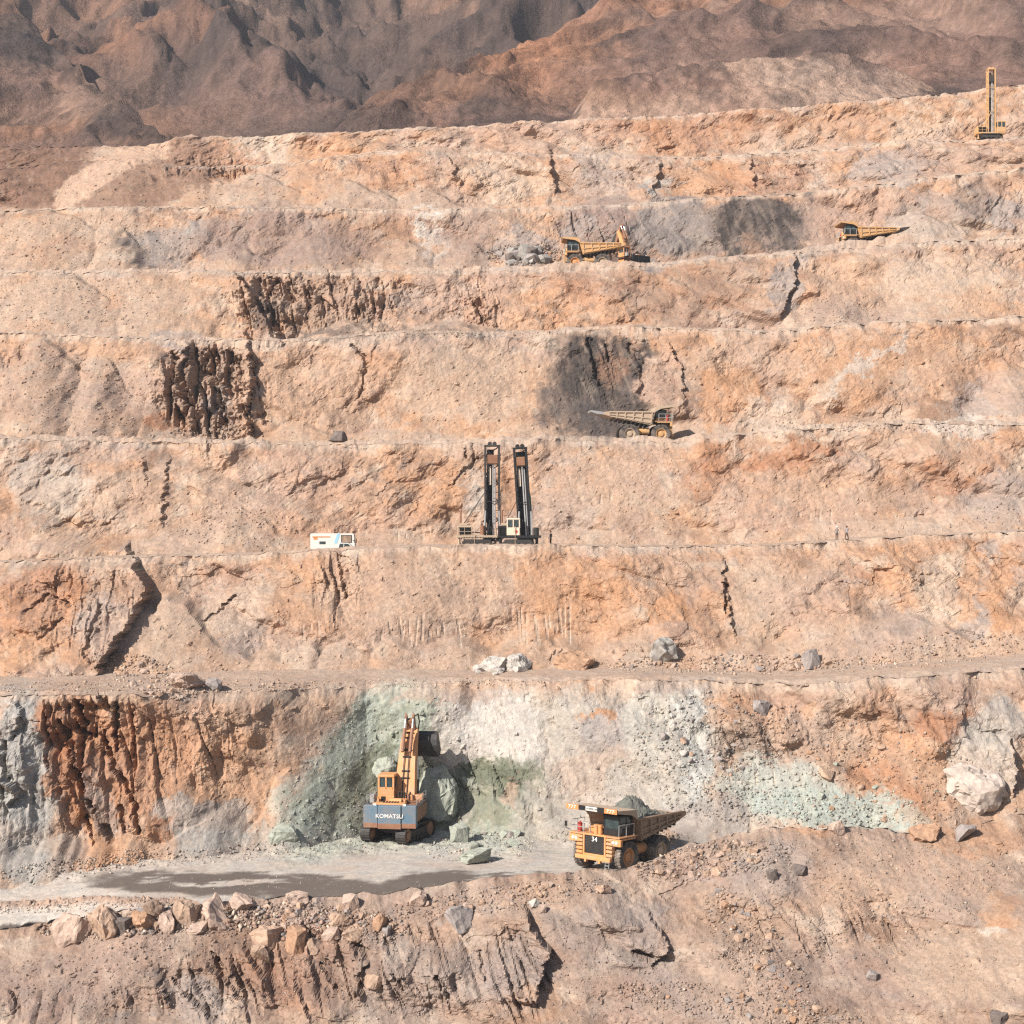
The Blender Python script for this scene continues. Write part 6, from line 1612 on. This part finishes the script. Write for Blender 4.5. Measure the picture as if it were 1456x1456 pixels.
# ------------------------------------------------------------------ small rubble, too many to count
def rubble():
    rg = np.random.default_rng(99)
    shapes = []
    for k in range(10):
        me = rock_mesh('tmp', rg, M_RUBBLE, 0, n=8)
        me.calc_loop_triangles()
        v = np.array([p.co[:] for p in me.vertices], np.float32)
        t = np.array([q.vertices[:] for q in me.loop_triangles], np.int64)
        shapes.append((v, t)); bpy.data.meshes.remove(me)
    Z = [ # cx, cy, rx, ry, turn, count, size px from, to
     (420, 1208, 300, 12, -4, 900, 1.5, 5), (680, 1206, 80, 22, 0, 350, 2, 7), (100, 1235, 110, 14, -5, 400, 1.5, 5), (170, 1222, 60, 14, -10, 300, 2, 6),
     (880, 1190, 100, 12, 0, 300, 2, 5), (1010, 1225, 110, 26, -8, 1100, 2, 7), (700, 1280, 170, 20, -8, 900, 1.5, 6), (460, 1312, 120, 28, 5, 1200, 2, 7), (230, 1330, 150, 26, 0, 500, 1.5, 5), (90, 1290, 170, 7, -3, 420, 1.5, 5), (200, 1312, 150, 18, -4, 900, 3, 11), (400, 1310, 120, 26, 4, 700, 3, 10), (1250, 1230, 220, 50, 0, 700, 1.5, 5), (1200, 1330, 200, 40, -10, 700, 1.5, 5),
     (1075, 1350, 45, 110, -38, 1300, 1.5, 6), (1050, 1430, 180, 26, 8, 1300, 1.5, 6), (1250, 1250, 200, 60, 0, 500, 1.2, 4), (1300, 1400, 170, 60, 0, 500, 1, 3.2), (850, 1380, 160, 70, 20, 700, 1.2, 4), (200, 1400, 220, 50, 0, 900, 1.2, 4.5), (560, 1390, 160, 60, 0, 600, 1.2, 4.5),
     (1060, 945, 220, 14, 0, 1100, 1.5, 6), (1350, 925, 110, 24, -5, 500, 1.5, 6), (205, 960, 80, 26, 20, 900, 1.5, 6), (330, 975, 120, 10, 0, 350, 1.5, 5), (600, 972, 200, 7, 0, 400, 1.2, 4), (80, 978, 110, 8, 0, 300, 1.5, 5),
     (1010, 1060, 110, 80, 0, 1300, 1.5, 6), (1200, 1090, 200, 80, 10, 1800, 1.5, 6), (1100, 1150, 160, 26, 5, 900, 1.5, 6), (920, 1130, 80, 50, 0, 500, 1.2, 4), (480, 1170, 120, 40, 0, 500, 1.2, 4), (300, 1060, 90, 60, 0, 400, 1.5, 5), (520, 1080, 90, 80, 30, 300, 1.2, 4),
     (90, 430, 140, 40, 0, 700, 1, 3.4), (100, 560, 130, 60, 20, 700, 1, 3.6), (120, 345, 160, 34, 0, 500, 1, 3), (745, 362, 56, 16, 0, 500, 1.5, 5), (640, 474, 160, 6, 0, 350, 1.2, 3.4), (300, 615, 60, 8, 0, 300, 1.5, 5), (1150, 775, 250, 8, 0, 200, 1, 3), (1250, 606, 180, 8, 0, 500, 1.2, 4), (330, 750, 100, 30, 0, 400, 1, 4), (1420, 740, 60, 20, 0, 150, 1, 3.5), (1180, 445, 60, 24, 0, 300, 1, 3.5),
     (728, 870, 728, 70, 0, 900, 1, 3), (728, 700, 728, 60, 0, 900, 1, 3), (728, 550, 728, 60, 0, 800, 1, 2.8), (728, 300, 728, 90, 0, 900, 1, 2.6), (728, 1400, 728, 56, 0, 1300, 1, 3.2), (300, 1255, 330, 10, 0, 120, 1, 2.6),
    ]
    Vs, Ts, Cs = [], [], []
    base = 0
    for (cx, cy, rx, ry, an, cnt, s0, s1) in Z:
        c_, s_ = math.cos(R(an)), math.sin(R(an))
        a = rg.uniform(0, 6.283, cnt); r = np.sqrt(rg.uniform(0, 1, cnt))
        u, v = rx * r * np.cos(a), ry * r * np.sin(a)
        X, Y = cx + u * c_ - v * s_, cy + u * s_ + v * c_
        sz = s0 + (s1 - s0) * rg.uniform(0, 1, cnt) ** 3
        for px, py, w in zip(X, Y, sz):
            if not (-50 < px < 1506 and -50 < py < 1506): continue
            P, col = at(px, py)
            if P is None or P[1] > 400: continue
            sc = w * P[1] / F * .55
            q = rg.normal(size=4); q /= np.linalg.norm(q)
            w_, x_, y_, z_ = q
            Rm = np.array([[1 - 2 * (y_ * y_ + z_ * z_), 2 * (x_ * y_ - z_ * w_), 2 * (x_ * z_ + y_ * w_)], [2 * (x_ * y_ + z_ * w_), 1 - 2 * (x_ * x_ + z_ * z_), 2 * (y_ * z_ - x_ * w_)], [2 * (x_ * z_ - y_ * w_), 2 * (y_ * z_ + x_ * w_), 1 - 2 * (x_ * x_ + y_ * y_)]], np.float32)
            v0, t0 = shapes[int(rg.integers(10))]
            vv = (v0 * sc) @ Rm.T + P + np.array([0, -sc * .1, sc * .25], np.float32)
            Vs.append(vv); Ts.append(t0 + base); base += len(v0)
            k = rg.uniform(.82, 1.25)
            cc = col * k
            if rg.random() < .12: cc = GREY * k
            elif rg.random() < .10: cc = PALE * k
            Cs.append(np.broadcast_to(cc, v0.shape))
    V = np.concatenate(Vs); T = np.concatenate(Ts); Cc = np.concatenate(Cs)
    me = bpy.data.meshes.new('rubble')
    me.vertices.add(len(V)); me.vertices.foreach_set('co', V.astype(np.float32).ravel())
    me.loops.add(len(T) * 3); me.loops.foreach_set('vertex_index', T.astype(np.int32).ravel())
    me.polygons.add(len(T)); me.polygons.foreach_set('loop_start', np.arange(0, len(T) * 3, 3, dtype=np.int32)); me.polygons.foreach_set('loop_total', np.full(len(T), 3, np.int32))
    me.update(calc_edges=True)
    a = me.color_attributes.new('Col', 'FLOAT_COLOR', 'POINT')
    c4 = np.ones((len(V), 4), np.float32); c4[:, :3] = np.clip(Cc, 0, .9)
    a.data.foreach_set('color', c4.ravel())
    me.materials.append(M_RUBBLE)
    o = bpy.data.objects.new('rubble', me); C.objects.link(o)
    tag(o, 'small broken stones strewn over benches, road edges and embankment', 'rubble', kind='stuff')
rubble()

# ------------------------------------------------------------------ air of the pit
def haze(density=0.00015):
    m = bpy.data.materials.new('pit_air'); m.use_nodes = True
    nt = m.node_tree; nt.nodes.clear()
    out = nt.nodes.new('ShaderNodeOutputMaterial'); v = nt.nodes.new('ShaderNodeVolumePrincipled')
    v.inputs['Color'].default_value = (0.86, 0.88, 0.92, 1); v.inputs['Density'].default_value = density
    v.inputs['Anisotropy'].default_value = 0.2
    nt.links.new(v.outputs[0], out.inputs['Volume'])
    o = MB().box((0, 100, 95), (10400, 10400, 560)).build('haze', m)
    tag(o, 'thin pale dusty air filling the whole pit', 'haze', kind='stuff')
haze()
def dust_puff():
    m = bpy.data.materials.new('road_dust'); m.use_nodes = True
    nt = m.node_tree; nt.nodes.clear()
    out = nt.nodes.new('ShaderNodeOutputMaterial'); v = nt.nodes.new('ShaderNodeVolumePrincipled')
    v.inputs['Color'].default_value = (0.88, 0.80, 0.70, 1)
    tc = nt.nodes.new('ShaderNodeTexCoord')
    ln = nt.nodes.new('ShaderNodeVectorMath'); ln.operation = 'LENGTH'
    nt.links.new(tc.outputs['Object'], ln.inputs[0])
    mr = nt.nodes.new('ShaderNodeMapRange'); mr.inputs['From Min'].default_value = 1.0; mr.inputs['From Max'].default_value = 0.1
    nt.links.new(ln.outputs['Value'], mr.inputs[0])
    ns = noise_fac(nt, 1.8, 4, .6, .35, .75)
    mu = nt.nodes.new('ShaderNodeMath'); mu.operation = 'MULTIPLY'; nt.links.new(mr.outputs[0], mu.inputs[0]); nt.links.new(ns, mu.inputs[1])
    m2 = nt.nodes.new('ShaderNodeMath'); m2.operation = 'MULTIPLY'; m2.inputs[1].default_value = 0.6; nt.links.new(mu.outputs[0], m2.inputs[0])
    nt.links.new(m2.outputs[0], v.inputs['Density']); nt.links.new(v.outputs[0], out.inputs['Volume'])
    bm = MB(); bmesh.ops.create_icosphere(bm.bm, subdivisions=3, radius=1.0)
    o = bm.build('dust_cloud', m)
    c = on(968, 172.0, 1222)
    o.location = c + Vector((0, 0, 1.0)); o.scale = (4.6, 3.2, 2.6)
    tag(o, 'thin dust hanging behind the rear wheels of truck 34', 'dust', kind='stuff')
dust_puff()
